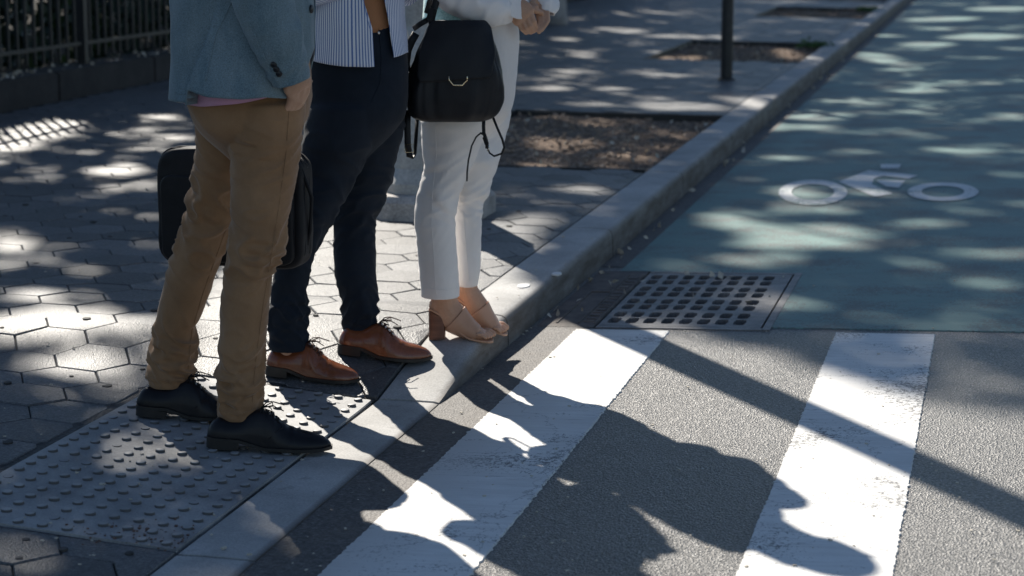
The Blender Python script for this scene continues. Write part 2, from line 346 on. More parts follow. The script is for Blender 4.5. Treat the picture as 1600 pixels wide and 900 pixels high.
# gutter strip with brown grit, four millimetres proud
gy = [-10 + 0.12 * i for i in range(int(60 / 0.12))]
def gut():
    mb = MB(); L = []; Rr = []
    for y in gy:
        wv = 0.2 + 0.03 * noise.noise(Vector((y * 2.3, 0, 3))) + 0.02 * noise.noise(Vector((y * 11, 4, 3)))
        L.append((0.0, y, road_z(0) + 0.0022)); Rr.append((wv, y, road_z(wv) + 0.0022))
    for i in range(len(gy) - 1):
        if GY0 - 0.12 < gy[i] < GY1: continue
        mb.add([L[i], Rr[i], Rr[i + 1], L[i + 1]], [(0, 1, 2, 3)])
    return part('gutter', mb, gutter_m, None, False)
tag(gut(), kind='structure')
BL0 = 6.49
bx = [0.1, GX1, 1.2, 1.7, 2.15]; by = [BL0, GY1, 9, 12, 18, 30, 60, 120]
bl = sheet('bike_lane', bx, by, lambda x, y: road_z(x) + 0.004, teal_m, None, lambda x, y: x < GX1 and y < GY1)
tag(bl, kind='structure')
mb = MB()
for a, b in ((GX1, 1.2), (1.2, 1.7), (1.7, 2.15)): mb.add([(a, BL0, road_z(a) + 0.004), (b, BL0, road_z(b) + 0.004), (b, BL0 - 0.004, road_z(b) - 0.002), (a, BL0 - 0.004, road_z(a) - 0.002)], [(0, 1, 2, 3)])
under(part('lane_edge', mb, teal_m, None, False), bl)
def stripe(x0, x1, y0, y1, seed):
    mb = MB(); n = int((y1 - y0) / 0.012); L = []; Rr = []
    for i in range(n + 1):
        y = y0 + (y1 - y0) * i / n
        j = lambda k: 0.008 * noise.noise(Vector((y * 60, k, seed))) + 0.0025 * noise.noise(Vector((y * 5, k, seed)))
        a = x0 + j(1); b = x1 + j(9); L.append((a, y, road_z(a) + 0.0045)); Rr.append((b, y, road_z(b) + 0.0045))
    mb.loft([[(l[0] - 0.002, l[1], l[2] - 0.006), l, r, (r[0] + 0.002, r[1], r[2] - 0.006)] for l, r in zip(L, Rr)], False)
    return part('crosswalk_stripe', mb, white_m, None, False)
for k in range(6):
    x0 = 0.165 + 0.85 * k
    tag(stripe(x0, x0 + 0.31, 2.2, 6.40 + 0.02 * k, k), kind='structure')
# edge line on the far side of the bike lane
tag(sheet('lane_line', [2.17, 2.29], [7, 20, 60, 120], lambda x, y: road_z(x) + 0.0042, white_m), kind='structure')

kerb = tag(empty('kerb', (0, 4, 0)), kind='structure')
joints = [-6.0, -4.4, -2.8, -1.2, 0.5, 2.2, 3.86, 5.31, 6.12, 7.9, 9.75, 11.6, 13.5, 15.4, 17.3, 19.2, 21.1, 23, 25, 27, 29, 31, 33, 35, 38, 41, 44]
for a, b in zip(joints, joints[1:]):
    rings = []; n = max(6, int((b - a) / 0.05)); g = 0.0065
    for i in range(n + 1):
        y = a + g + (b - a - 2 * g) * i / n; k = kerb_h(y); r = min(0.032, max(0.004, k * 0.6)); e = 0.002 * noise.noise(Vector((y * 5, 1, 1))) + 0.0015 * noise.noise(Vector((y * 31, 1, 1)))
        rings.append([(-0.18, y, -0.2), (-0.18, y, k - 0.004), (-0.176, y, k), (-0.1, y, k + 0.001), (-r - 0.012 + e, y, k), (-r * 0.6 + e, y, k - 0.003), (-r * 0.22 + e, y, k - r * 0.33), (e - 0.001, y, k - r * 0.8), (0.004 + e, y, -0.02), (0.006, y, -0.2)])
    mb = MB(); mb.loft([[Vector(p) for p in r] for r in rings]); under(part('kerb_stone', mb, kerb_m, None, True, 40), kerb)
mb = MB(); mb.add([(-0.178, -6, -0.21), (-0.004, -6, -0.21), (-0.004, -6, -0.01), (-0.178, -6, -0.01), (-0.178, 44, -0.21), (-0.004, 44, -0.21), (-0.004, 44, 0.0), (-0.178, 44, 0.0)], [(0, 1, 2, 3), (4, 7, 6, 5), (3, 2, 6, 7)])
under(part('kerb_bed', mb, joint_m, None, False), kerb)
for (px, py, rr, fl) in ((818, 447, 0.042, 0.5), (870, 431, 0.028, 0.6)):
    p = on(px, py); mb = MB(); poly = []
    for k in range(18):
        a = 2 * math.pi * k / 18; q = rr * (1 + 0.18 * noise.noise(Vector((math.cos(a) * 1.5, math.sin(a) * 1.5, px))))
        poly.append((p.x + q * fl * math.cos(a), p.y + q * math.sin(a)))
    mb.prism(poly, kerb_h(p.y) - 0.002, kerb_h(p.y) + 0.003); under(part('chewing_gum', mb, gum_m, None, False), kerb)

# ------------------------------------------------------------------ pavement: bed, hexagonal blocks, tactile plate, tree pits
PX0, PX1, PY0, PY1 = -0.775, -0.188, 3.88, 5.27
PITS = [(-1.5, -0.19, 9.75, 12.5), (-1.5, -0.19, 17.3, 20.0), (-1.5, -0.19, 25.0, 27.8)]
swx = [-4.5, -3.5, -2.6, -2.0, -1.5] + [-1.5 + 0.066 * i for i in range(1, 20)] + [-0.19]
swy = [-8, 0, 2, 3, 3.5] + [3.6 + 0.1 * i for i in range(31)] + [7, 8, 9.75, 11, 12.5, 14, 17.3, 20, 25, 27.8, 34, 60]
sw = tag(sheet('sidewalk', swx, swy, lambda x, y: walk(x, y) - 0.009, joint_m, None, lambda x, y: any(a < x < b and c < y < d for a, b, c, d in PITS)), kind='structure')
HR = 0.1195; HP = math.sqrt(3) * HR
v0 = on(75.6, 510); HC = (v0.x - HR, v0.y)
def clip(poly, nx, ny, c):                      # keep nx*x + ny*y <= c
    out = []
    for i, p in enumerate(poly):
        q = poly[(i + 1) % len(poly)]; a = nx * p[0] + ny * p[1] - c; b = nx * q[0] + ny * q[1] - c
        if a <= 0: out.append(p)
        if (a < 0 < b) or (b < 0 < a): t = a / (a - b); out.append((p[0] + t * (q[0] - p[0]), p[1] + t * (q[1] - p[1])))
    return out
def holes_clip(poly, c):
    poly = clip(poly, 1, 0, -0.184)
    for (a, b, y0, y1), mrg in [((PX0, 9, PY0, PY1), 0.03)] + [((p[0], 9, p[2], p[3]), 0.012) for p in PITS]:
        if not poly: return poly
        if max(p[0] for p in poly) > a - mrg and max(p[1] for p in poly) > y0 - mrg and min(p[1] for p in poly) < y1 + mrg:
            if c[0] < a: poly = clip(poly, 1, 0, a - mrg)
            elif c[1] < y0 + (0.05 if mrg == 0.03 else 0): poly = clip(poly, 0, 1, y0 - mrg * 0.3)
            elif c[1] > y1 - (0.0): poly = clip(poly, 0, -1, -(y1 + mrg))
            else: return []
    return poly
hexes = []
for i in range(-26, 14):
    for j in range(-40, 170):
        cx = HC[0] + 1.5 * HR * i; cy = HC[1] + HP * (j + 0.5 * (i % 2))
        if not (-4.5 < cx < -0.1 and 1.5 < cy < 30): continue
        v = Vector((cx, cy, walk(cx, cy))) - CAM; z = v.dot(FW)
        px = 800 + FPX * v.dot(RT) / z; py = 450 - FPX * v.dot(CU) / z
        vis = -120 < px < 1500 and -60 < py < 1000
        if cx < -4.42: continue
        hexes.append((z if vis else 1000 + z, cx, cy))
hexes.sort(); sheet_mb = MB(); nobj = 0
for z, cx, cy in hexes:
    hr = HR - 0.0014
    poly = [(cx + hr * math.cos(a), cy + hr * math.sin(a)) for a in [math.pi / 3 * k for k in range(6)]]
    poly = holes_clip(poly, (cx, cy))
    if len(poly) < 3: continue
    m = (sum(p[0] for p in poly) / len(poly), sum(p[1] for p in poly) / len(poly))
    area = abs(sum(p[0] * q[1] - p[1] * q[0] for p, q in zip(poly, poly[1:] + poly[:1]))) / 2
    if area < 0.0015: continue
    tx, ty, dz = random.gauss(0, 0.006), random.gauss(0, 0.006), random.uniform(-0.002, 0.0022)
    hz = lambda p: walk(p[0], p[1]) + dz + tx * (p[0] - cx) + ty * (p[1] - cy)
    n = len(poly); ins = [(m[0] + (p[0] - m[0]) * 0.972, m[1] + (p[1] - m[1]) * 0.972) for p in poly]
    v = [(p[0], p[1], hz(p) - 0.035) for p in poly] + [(p[0], p[1], hz(p) - 0.004) for p in poly] + [(p[0], p[1], hz(p)) for p in ins] + [(m[0], m[1], hz(m) + 0.0008)]
    f = [(i, (i + 1) % n, n + (i + 1) % n, n + i) for i in range(n)] + [(n + i, n + (i + 1) % n, 2 * n + (i + 1) % n, 2 * n + i) for i in range(n)] + [(2 * n + i, 2 * n + (i + 1) % n, 3 * n) for i in range(n)]
    if nobj < 300 and z < 1000:
        mb = MB(); mb.add(v, f); under(part('hexagonal_paver', mb, hex_m, None, False), sw); nobj += 1
    else: sheet_mb.add(v, f)
o = under(part('far_pavers', sheet_mb, hex_m, None, False), sw); o['kind'] = 'stuff'
# dark patching laid round the tactile plate
mb = MB(); ring = [(PX0 - 0.05, PY0 - 0.09), (PX1 + 0.004, PY0 - 0.05), (PX1 + 0.004, PY1 + 0.03), (PX0 - 0.05, PY1 + 0.035)]
pts = []
for a, b in zip(ring, ring[1:] + ring[:1]):
    for k in range(24):
        t = k / 24; x = a[0] + (b[0] - a[0]) * t; y = a[1] + (b[1] - a[1]) * t
        pts.append((min(PX1 + 0.004, x + 0.022 * noise.noise(Vector((x * 9, y * 9, 1)))), y + 0.03 * noise.noise(Vector((x * 9, y * 9, 7)))))
cx, cy = -0.5, 4.6
rings = [[Vector((cx + (p[0] - cx) * s, cy + (p[1] - cy) * s, walk(cx + (p[0] - cx) * s, cy + (p[1] - cy) * s) - 0.003)) for p in pts] for s in (1.0, 0.8, 0.5, 0.2, 0.02)]
mb.loft(rings, True, False); under(part('asphalt_patch', mb, patch_m, None, False), sw)
# the tactile plate and its domes
tp = tag(empty('tactile_plate', (-0.5, 4.6, walk(-0.5, 4.6))), 'grey tactile paving plate with raised domes under the black shoes at the kerb ramp', 'tactile paving')
nx, ny = 14, 30; xs = [PX0 + (PX1 - PX0) * i / nx for i in range(nx + 1)]; ys = [PY0 + (PY1 - PY0) * i / ny for i in range(ny + 1)]
mb = MB(); n = nx + 1
v = [(x, y, walk(x, y) + 0.004) for y in ys for x in xs]; f = [(j * n + i, j * n + i + 1, (j + 1) * n + i + 1, (j + 1) * n + i) for j in range(ny) for i in range(nx)]
mb.add(v, f); bd = [j * n for j in range(ny, 0, -1)] + list(range(nx)) + [j * n + nx for j in range(ny)] + [ny * n + i for i in range(nx, 0, -1)]
bv = [v[i] for i in bd]; mb.loft([[Vector(p) for p in bv], [Vector((p[0], p[1], p[2] - 0.03)) for p in bv]], True, False)
under(part('plate', mb, plate_m, None, True, 40), tp)
db = MB(); prof = [(0.0124, -0.001), (0.0123, 0.0034), (0.0113, 0.0057), (0.0094, 0.0064)]
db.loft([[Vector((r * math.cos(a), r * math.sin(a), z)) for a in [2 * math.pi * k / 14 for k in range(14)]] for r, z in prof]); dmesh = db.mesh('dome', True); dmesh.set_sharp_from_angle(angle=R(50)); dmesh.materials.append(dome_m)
pitch = 0.0585; cols = 10; rows = int((PY1 - PY0 - 0.03) / pitch)
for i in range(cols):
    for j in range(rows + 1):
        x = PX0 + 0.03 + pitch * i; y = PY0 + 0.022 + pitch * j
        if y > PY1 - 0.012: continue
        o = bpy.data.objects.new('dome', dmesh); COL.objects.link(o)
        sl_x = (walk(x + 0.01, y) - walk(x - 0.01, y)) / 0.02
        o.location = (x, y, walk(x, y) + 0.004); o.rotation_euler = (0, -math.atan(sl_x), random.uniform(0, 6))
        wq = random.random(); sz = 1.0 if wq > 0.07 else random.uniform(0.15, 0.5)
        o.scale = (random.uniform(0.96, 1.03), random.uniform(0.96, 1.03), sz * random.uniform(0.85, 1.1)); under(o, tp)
# kerb-side white rub mark and red-brown grit at the plate's near end
gm = MB()
for k in range(90):
    t = random.random(); x = -0.42 + 0.24 * t + random.gauss(0, 0.045); y = 3.9 + 0.08 * t + random.gauss(0, 0.045)
    if x > -0.19: x = -0.19 - random.random() * 0.02
    s = random.uniform(0.001, 0.0034); gm.box((x, y, walk(x, y) + 0.006), (s, s * random.uniform(0.5, 1), s * 0.5), Matrix.Rotation(random.uniform(0, 6), 3, 'Z'))
grit_m = M('brown_grit', (0.09, 0.05, 0.04), (0.22, 0.14, 0.11), 0.9, 90, world=True)
o = part('grit', gm, grit_m, None, False); tag(o, 'reddish brown grit swept against the near end of the tactile plate', 'grit', kind='stuff')
# scattered small litter
lm = MB()
spots = [(215, 760), (350, 860), (390, 870), (233, 855), (160, 760), (830, 515), (1103, 484), (880, 372), (925, 375)]
for k in range(150):
    spots.append((random.uniform(0, 900), random.uniform(300, 900)))
for k in range(90): spots.append((random.uniform(700, 1600), random.uniform(430, 900)))
for px, py in spots:
    p = on(px, py); s = random.uniform(0.0015, 0.0045) * (1.6 if (px, py) in spots[:9] else 1); 
    if DR(p.x, p.y): continue
    lm.box((p.x, p.y, surf(p.x, p.y) + 0.006), (s, s * 0.6, s * 0.3), Matrix.Rotation(random.uniform(0, 6), 3, 'Z'))
tag(part('litter_specks', lm, litter_m, None, False), 'tiny pale specks of litter strewn over pavement and road', 'litter', kind='stuff')

# old gum trodden flat on the blocks
gmb = MB()
for k in range(70):
    p = on(random.uniform(0, 820), random.uniform(300, 900))
    if p.x > -0.2 or (p.x > PX0 and PY0 < p.y < PY1): continue
    r0 = random.uniform(0.006, 0.014); n0 = random.random() * 9
    poly = [(p.x + r0 * (1 + 0.25 * noise.noise(Vector((math.cos(a) * 1.5, math.sin(a) * 1.5, n0)))) * math.cos(a), p.y + r0 * math.sin(a) * 1.1) for a in [2 * math.pi * q / 12 for q in range(12)]]
    gmb.prism(poly, walk(p.x, p.y) - 0.002, walk(p.x, p.y) + 0.0038)
tag(part('gum_spots', gmb, M('old_gum', (0.03, 0.03, 0.03), (0.07, 0.068, 0.065), 0.8, 40, world=True), None, False), 'dark flat spots of old gum on the hexagonal pavers', 'gum', kind='stuff')
# tree pits
for k, (a, b, c, d) in enumerate(PITS):
    pit = tag(empty('tree_pit', ((a + b) / 2, (c + d) / 2, 0.1)), kind='structure')
    zf = lambda x, y: walk(x, y) - 0.04 + 0.022 * noise.noise(Vector((x * 3, y * 3, k))) + 0.008 * noise.noise(Vector((x * 14, y * 14, k)))
    xs = [a + (b - a) * i / 26 for i in range(27)]; ys = [c + (d - c) * i / 44 for i in range(45)]
    under(sheet('soil', xs, ys, zf, soil_m), pit)
    mb = MB()
    for (x0, x1, y0, y1) in ((a - 0.012, a, c, d), (a, b, c - 0.01, c), (a, b, d, d + 0.012)):
        z0 = walk((x0 + x1) / 2, (y0 + y1) / 2); mb.box(((x0 + x1) / 2, (y0 + y1) / 2, z0 - 0.05), ((x1 - x0) / 2, (y1 - y0) / 2, 0.048))
    under(part('pit_edging', mb, steel_m, None, False), pit)
    mb = MB()
    for q in range(700 if k == 0 else 300):
        x = random.uniform(a + 0.03, b - 0.03); y = random.uniform(c + 0.03, d - 0.03); s = random.uniform(0.005, 0.016)
        mb.box((x, y, zf(x, y) + s * 0.3), (s, s * random.uniform(0.4, 1), s * 0.45), Matrix.Rotation(random.uniform(0, 6), 3, Vector((random.gauss(0, .3), random.gauss(0, .3), 1))))
    o = under(part('wood_chips', mb, M('wood_chips%d' % k, (0.14, 0.095, 0.065), (0.5, 0.39, 0.3), 0.9, 30, world=True), None, False), pit); o['kind'] = 'stuff'
def leafmesh(P, N, size, aspect=0.62):
    """one folded leaf of four corners per point"""
    n = len(P); P = np.asarray(P); A = np.random.normal(size=(n, 3)); A /= np.linalg.norm(A, axis=1)[:, None]
    B = np.cross(A, np.random.normal(size=(n, 3))); B /= np.linalg.norm(B, axis=1)[:, None]; Cn = np.cross(A, B)
    s = np.random.uniform(0.7, 1.25, (n, 1)) * size
    V = np.stack([P - A * s, P + B * s * aspect + Cn * s * 0.18, P + A * s, P - B * s * aspect + Cn * s * 0.18], 1).reshape(-1, 3)
    m = bpy.data.meshes.new('leaves'); m.vertices.add(4 * n); m.vertices.foreach_set('co', V.astype(np.float32).ravel())
    m.loops.add(4 * n); m.loops.foreach_set('vertex_index', np.arange(4 * n, dtype=np.int32)); m.polygons.add(n)
    m.polygons.foreach_set('loop_start', np.arange(0, 4 * n, 4, dtype=np.int32)); m.polygons.foreach_set('loop_total', np.full(n, 4, dtype=np.int32)); m.update(); m.validate(); return m
for k, (x, y, n, lab) in enumerate(((-0.27, 19.75, 160, 'small green weed at the far kerb corner of the middle tree pit'), (-0.3, 27.6, 160, 'small green weed in the farthest tree pit beside the kerb'))):
    P = [(x + random.gauss(0, 0.07), y + random.gauss(0, 0.14), 0.12 + abs(random.gauss(0, 0.02))) for q in range(n)]
    wd = tag(empty('weed', (x, y, 0.12)), lab, 'weed'); under(link('leaves', leafmesh(P, None, 0.024), weed_m), wd)

# ------------------------------------------------------------------ storm drain
sd = tag(empty('storm_drain', (0.45, 7.0, 0)), 'cast iron storm drain grate with square holes set in the road by the kerb', 'storm drain')
zt = lambda x: road_z(x) + 0.003
hx = [0.262 + 0.0605 * i for i in range(8)]; hy = [6.56 + 0.124 * i for i in range(8)]
mb = MB(); ax0, ax1, ay0, ay1 = 0.222, 0.765, 6.478, 7.505
cxs = [ax0] + [(hx[i] + hx[i + 1]) / 2 for i in range(7)] + [hx[7] + 0.031]; cys = [ay0] + [(hy[i] + hy[i + 1]) / 2 for i in range(7)] + [ay1]
for i in range(8):
    for j in range(8):
        x0, x1, y0, y1 = cxs[i], cxs[i + 1], cys[j], cys[j + 1]; hw, hh, ch = 0.0215, 0.047, 0.011; dj = 0.008 if j % 2 else -0.008
        c = (hx[i], hy[j] - dj)
        out = [(x1, y0), (x1, c[1]), (x1, y1), (c[0], y1), (x0, y1), (x0, c[1]), (x0, y0), (c[0], y0)]
        inn = [(c[0] + hw - ch * .4, c[1] - hh + ch * .4), (c[0] + hw, c[1]), (c[0] + hw - ch * .4, c[1] + hh - ch * .4), (c[0], c[1] + hh), (c[0] - hw + ch * .4, c[1] + hh - ch * .4), (c[0] - hw, c[1]), (c[0] - hw + ch * .4, c[1] - hh + ch * .4), (c[0], c[1] - hh)]
        mb.loft([[Vector((p[0], p[1], zt(p[0]))) for p in out], [Vector((p[0], p[1], zt(p[0]))) for p in inn], [Vector((p[0], p[1], zt(p[0]) - 0.045)) for p in inn]], True, False)
x0 = cxs[-1]; mb.add([(x0, ay0, zt(x0)), (ax1, ay0, zt(ax1)), (ax1, ay1, zt(ax1)), (x0, ay1, zt(x0))], [(0, 1, 2, 3)])
for (a, b) in (((ax0, ay0), (ax1, ay0)), ((ax1, ay0), (ax1, ay1)), ((ax1, ay1), (ax0, ay1)), ((ax0, ay1), (ax0, ay0))):
    mb.add([(a[0], a[1], zt(a[0])), (b[0], b[1], zt(b[0])), (b[0], b[1], zt(b[0]) - 0.05), (a[0], a[1], zt(a[0]) - 0.05)], [(0, 1, 2, 3)])
under(part('grate', mb, iron_m, None, False), sd)
mb = MB()
def slab(mb, x0, x1, y0, y1, up=0.0, th=0.06): 
    mb.add([(x0, y0, zt(x0) + up - th), (x1, y0, zt(x1) + up - th), (x1, y1, zt(x1) + up - th), (x0, y1, zt(x0) + up - th), (x0, y0, zt(x0) + up), (x1, y0, zt(x1) + up), (x1, y1, zt(x1) + up), (x0, y1, zt(x0) + up)], [(0, 3, 2, 1), (4, 5, 6, 7), (0, 1, 5, 4), (1, 2, 6, 5), (2, 3, 7, 6), (3, 0, 4, 7)])
slab(mb, 0.773, GX1 - 0.001, GY0 + 0.001, GY1 - 0.001, 0.002); slab(mb, 0.222, 0.772, GY0 + 0.001, 6.47, 0.001); slab(mb, 0.222, 0.772, 7.513, GY1 - 0.001, 0.001)
under(part('frame', mb, iron_m, None, False), sd)
mb = MB(); slab(mb, GX0 + 0.001, 0.214, GY0 + 0.001, GY1 - 0.001, 0.0)
for (a, b, c, d) in ((0.075, 0.08, 6.5, 7.1), (0.15, 0.155, 6.5, 7.45), (0.205, 0.21, 6.5, 7.45), (0.08, 0.15, 7.08, 7.09)):
    slab(mb, a, b, c, d, 0.004, 0.006)
random.seed(3); y = 6.53                        # the worn, unreadable raised marks of the casting
while y < 7.42:
    l = random.choice((0.025, 0.04, 0.05)); slab(mb, 0.163, 0.198, y, y + 0.008, 0.003, 0.005)
    if random.random() < 0.6: slab(mb, random.choice((0.163, 0.19)), 0.198, y + 0.008, y + l, 0.003, 0.005)
    y += l + 0.018
under(part('hood_casting', mb, rust_m, None, False), sd)
mb = MB(); px0, px1, py0, py1 = GX0, GX1, GY0, GY1
mb.add([(px0, py0, 0.0), (px1, py0, 0.0), (px1, py1, 0.0), (px0, py1, 0.0), (px0, py0, -0.65), (px1, py0, -0.65), (px1, py1, -0.65), (px0, py1, -0.65)], [(4, 5, 6, 7), (0, 1, 5, 4), (1, 2, 6, 5), (2, 3, 7, 6), (3, 0, 4, 7)])
under(part('pit', mb, pit_m, None, False), sd)

# ------------------------------------------------------------------ bicycle symbol on the lane
sym = tag(empty('bicycle_symbol', (0.93, 10.2, 0.03)), kind='structure')
zz = lambda x: road_z(x) + 0.0078
def flat(name, poly, inner=None):
    mb = MB()
    if inner: mb.loft([[Vector((p[0], p[1], zz(p[0]))) for p in poly], [Vector((p[0], p[1], zz(p[0]))) for p in inner]], True, False)
    else: mb.add([(p[0], p[1], zz(p[0])) for p in poly], [tuple(range(len(poly)))])
    under(part(name, mb, symbol_m, None, False), sym)
def px_poly(l):
    return [(on(x, y).x, on(x, y).y) for x, y in l]
for (cx, cy, rx, ry, t) in ((1270, 303, 54, 20, 0.62), (1473, 302, 56, 14.5, 0.6)):
    c = on(cx, cy); a = on(cx + rx, cy); b = on(cx, cy - ry); e = on(cx, cy + ry)
    hwx = (a - c).length; hy_ = (b - e).length / 2; cc = (b + e) / 2; ux = (a - c).normalized(); uy = (b - e).normalized()
    el = lambda s: [tuple((cc + ux * (hwx * s * math.cos(q)) + uy * (hy_ * s * math.sin(q)))[:2]) for q in [2 * math.pi * k / 40 for k in range(40)]]
    flat('wheel', el(1.0), el(t))
flat('rider_body', px_poly([(1310, 286), (1357, 268), (1434, 276), (1420, 282), (1380, 277), (1366, 281), (1362, 290), (1395, 305), (1367, 310)]))
flat('rider_leg', px_poly([(1368, 283.5), (1415, 284), (1404, 296), (1385, 294), (1376, 289)]))
flat('rider_head', px_poly([(1376, 258.5), (1408, 258.5), (1404, 266), (1376, 265.5)]))

# ------------------------------------------------------------------ lamp post on its stone plinth
LX, LY = -0.84, 8.12
lz = walk(LX, LY)
lp = tag(empty('lamp_post', (LX, LY, lz)), 'grey cast lamp post with octagonal base on a stone plinth behind the woman in white', 'lamp post')
def octa(r, z, n=8, off=math.pi / 8, sq=1.0): return [Vector((LX + r * math.cos(off + 2 * math.pi * k / n), LY + r * math.sin(off + 2 * math.pi * k / n), lz + z)) for k in range(n)]
mb = MB(); mb.loft([octa(0.295, -0.03), octa(0.295, 0.07), octa(0.27, 0.095), octa(0.2, 0.1)]); under(part('plinth', mb, plinth_m, None, False), lp)
mb = MB(); mb.loft([octa(0.215, 0.1), octa(0.215, 0.14), octa(0.175, 0.2), octa(0.155, 0.6), octa(0.15, 0.62), octa(0.15, 0.66), octa(0.115, 0.74), octa(0.1, 0.78)]); under(part('base', mb, lamp_m, None, False), lp)
mb = MB(); mb.tube([(LX, LY, lz + z) for z in (0.76, 1.2, 2.5, 4.0, 5.6)], [0.094, 0.09, 0.083, 0.074, 0.062], 16); under(part('shaft', mb, lamp_m, None, True, 40), lp)
ah = Vector((1, 0.15, 0)).normalized(); mb = MB()
arm = [Vector((LX, LY, lz + 5.55)) + ah * a + UP * b for a, b in ((0, 0), (0.1, 0.5), (0.45, 0.85), (1.0, 1.0), (1.6, 1.02))]
mb.tube(arm, [0.055, 0.05, 0.042, 0.036, 0.032], 12); under(part('arm', mb, lamp_m), lp)
mb = MB(); mb.ball(arm[-1] + ah * 0.25, (0.33, 0.13, 0.08), 14, 8); under(part('lamp_head', mb, lamp_m), lp)

# dark street post beside the kerb
pp = on(1135, 125); sp = tag(empty('street_post', pp), 'slim black metal post standing on the pavement in front of the middle tree pit', 'post')
mb = MB(); mb.tube([pp + UP * z for z in (-0.02, 1.0, 2.9)], [0.046, 0.045, 0.043], 18); under(part('post', mb, steel_m, None, True, 40), sp)
mb = MB(); mb.ball(pp + UP * 2.91, (0.048, 0.048, 0.03), 14, 6); under(part('cap', mb, steel_m), sp)
mb = MB(); mb.tube([pp + UP * z for z in (-0.02, 0.012, 0.02)], [0.068, 0.066, 0.05], 18); under(part('base_collar', mb, steel_m, None, True, 40), sp)

# ------------------------------------------------------------------ low wall, fence, park
WX = -4.42; WZ = 0.185
lw = tag(empty('low_wall', (WX - 0.16, 20, WZ)), 'low dark stone wall carrying the fence along the back of the pavement', 'wall')
y = 4.0
while y < 44:
    L = random.uniform(1.4, 1.9); mb = MB(); mb.box((WX - 0.16, y + L / 2, WZ + 0.075), (0.16, L / 2 - 0.004, 0.105), None, 0.012); under(part('wall_stone', mb, wall_m, None, False), lw); y += L
fe = tag(empty('fence', (WX - 0.17, 20, WZ + 0.18)), 'black iron picket fence on the low wall at the left edge of the pavement', 'fence')
FX = WX - 0.17; FZ = WZ + 0.18
pk = MB(); pk.box((0, 0, 0.66), (0.009, 0.009, 0.62)); pk.loft([[Vector((a, b, 1.28)) for a, b in ((-.009, -.009), (.009, -.009), (.009, .009), (-.009, .009))], [Vector((a, b, 1.34)) for a, b in ((-.001, -.001), (.001, -.001), (.001, .001), (-.001, .001))]])
pkm = pk.mesh('picket'); pkm.materials.append(steel_m)
for k in range(285):
    y = 8.0 + 0.118 * k
    if abs((y - 8.0) / 2.36 - round((y - 8.0) / 2.36)) < 0.02: continue
    o = bpy.data.objects.new('picket', pkm); COL.objects.link(o); o.location = (FX, y, FZ); under(o, fe)
for z in (0.14, 1.14):
    mb = MB(); mb.box((FX, 25, FZ + z), (0.016, 17.1, 0.012)); under(part('rail', mb, steel_m, None, False), fe)
ps = MB(); ps.box((0, 0, 0.68), (0.03, 0.03, 0.70)); ps.ball((0, 0, 1.42), 0.045, 10, 6); psm = ps.mesh('fence_post'); psm.materials.append(steel_m)
for k in range(15):
    o = bpy.data.objects.new('fence_post', psm); COL.objects.link(o); o.location = (FX, 8.0 + 2.36 * k, FZ - 0.01); under(o, fe)
park = tag(sheet('park_ground', [-60, -20, -9, -6, WX - 0.31], [-20, 0, 10, 20, 40, 120], lambda x, y: 0.28, park_m), kind='structure')

# ------------------------------------------------------------------ trees of the park and their shade
def ell(cx, cy, rx, ry):
    c = on(cx, cy); n = on(cx, cy - ry); m = on(cx, cy + ry); s = scale(c)
    return (c - CAM).dot(RT), 0.5 * ((n - CAM).dot(FH) + (m - CAM).dot(FH)), 0.9 * rx / s, 0.45 * abs((n - m).dot(FH))
GAPS = [ell(*e) for e in [(58, 212, 62, 30), (245, 186, 48, 11), (180, 270, 66, 13), (236, 292, 30, 12), (150, 309, 18, 6), (232, 340, 22, 9), (15, 385, 42, 16), (40, 463, 50, 13), (330, 470, 60, 40), (110, 508, 36, 11), (215, 505, 30, 16), (40, 600, 30, 12), (180, 600, 34, 14), (20, 520, 26, 9),
    (870, 213, 70, 9), (985, 236, 52, 8), (1065, 203, 40, 6), (835, 245, 40, 7), (900, 295, 60, 10), (840, 345, 66, 15), (930, 330, 30, 8), (1060, 168, 90, 8), (1180, 160, 26, 15), (930, 165, 40, 5), (1230, 78, 26, 8), (860, 140, 40, 6), (960, 140, 40, 4), (840, 16, 24, 5), (965, 48, 60, 5), (1010, 22, 60, 5), (920, 86, 34, 5), (890, 62, 26, 4), (1085, 58, 90, 4), (1240, 92, 24, 3), (1080, 84, 30, 4), (900, 112, 36, 4), (1040, 120, 46, 4),
    (1235, 368, 120, 26), (1125, 342, 56, 16), (1180, 400, 90, 12), (1222, 300, 40, 14), (1430, 347, 60, 8), (1560, 396, 60, 10), (1525, 440, 50, 8), (1265, 180, 60, 9), (1330, 158, 70, 8), (1430, 138, 80, 7), (1530, 128, 60, 5), (1370, 92, 38, 14), (1530, 58, 80, 6), (1440, 70, 50, 5), (1470, 30, 60, 4), (1330, 235, 36, 5), (1210, 245, 40, 6), (1570, 180, 40, 5), (1040, 415, 40, 7), (1240, 470, 34, 14), (1400, 108, 40, 4), (1560, 14, 60, 4), (1345, 300, 30, 5), (1500, 235, 40, 4)]]
CLEAR = [tuple(on(x, y)[:2]) for x, y in [(262, 560), (300, 440), (430, 392), (500, 335), (660, 322), (720, 345), (800, 345), (860, 385), (830, 440), (900, 500), (970, 512), (1080, 512), (1180, 552), (1300, 572), (1440, 622), (1600, 640), (1780, 680), (1900, 1000), (700, 1000), (600, 905), (560, 840), (450, 795), (400, 745), (345, 690), (300, 620)]]
def inpoly(x, y):
    c = False; n = len(CLEAR); j = n - 1
    for i in range(n):
        xi, yi = CLEAR[i]; xj, yj = CLEAR[j]
        if (yi > y) != (yj > y) and x < (xj - xi) * (y - yi) / (yj - yi) + xi: c = not c
        j = i
    return c
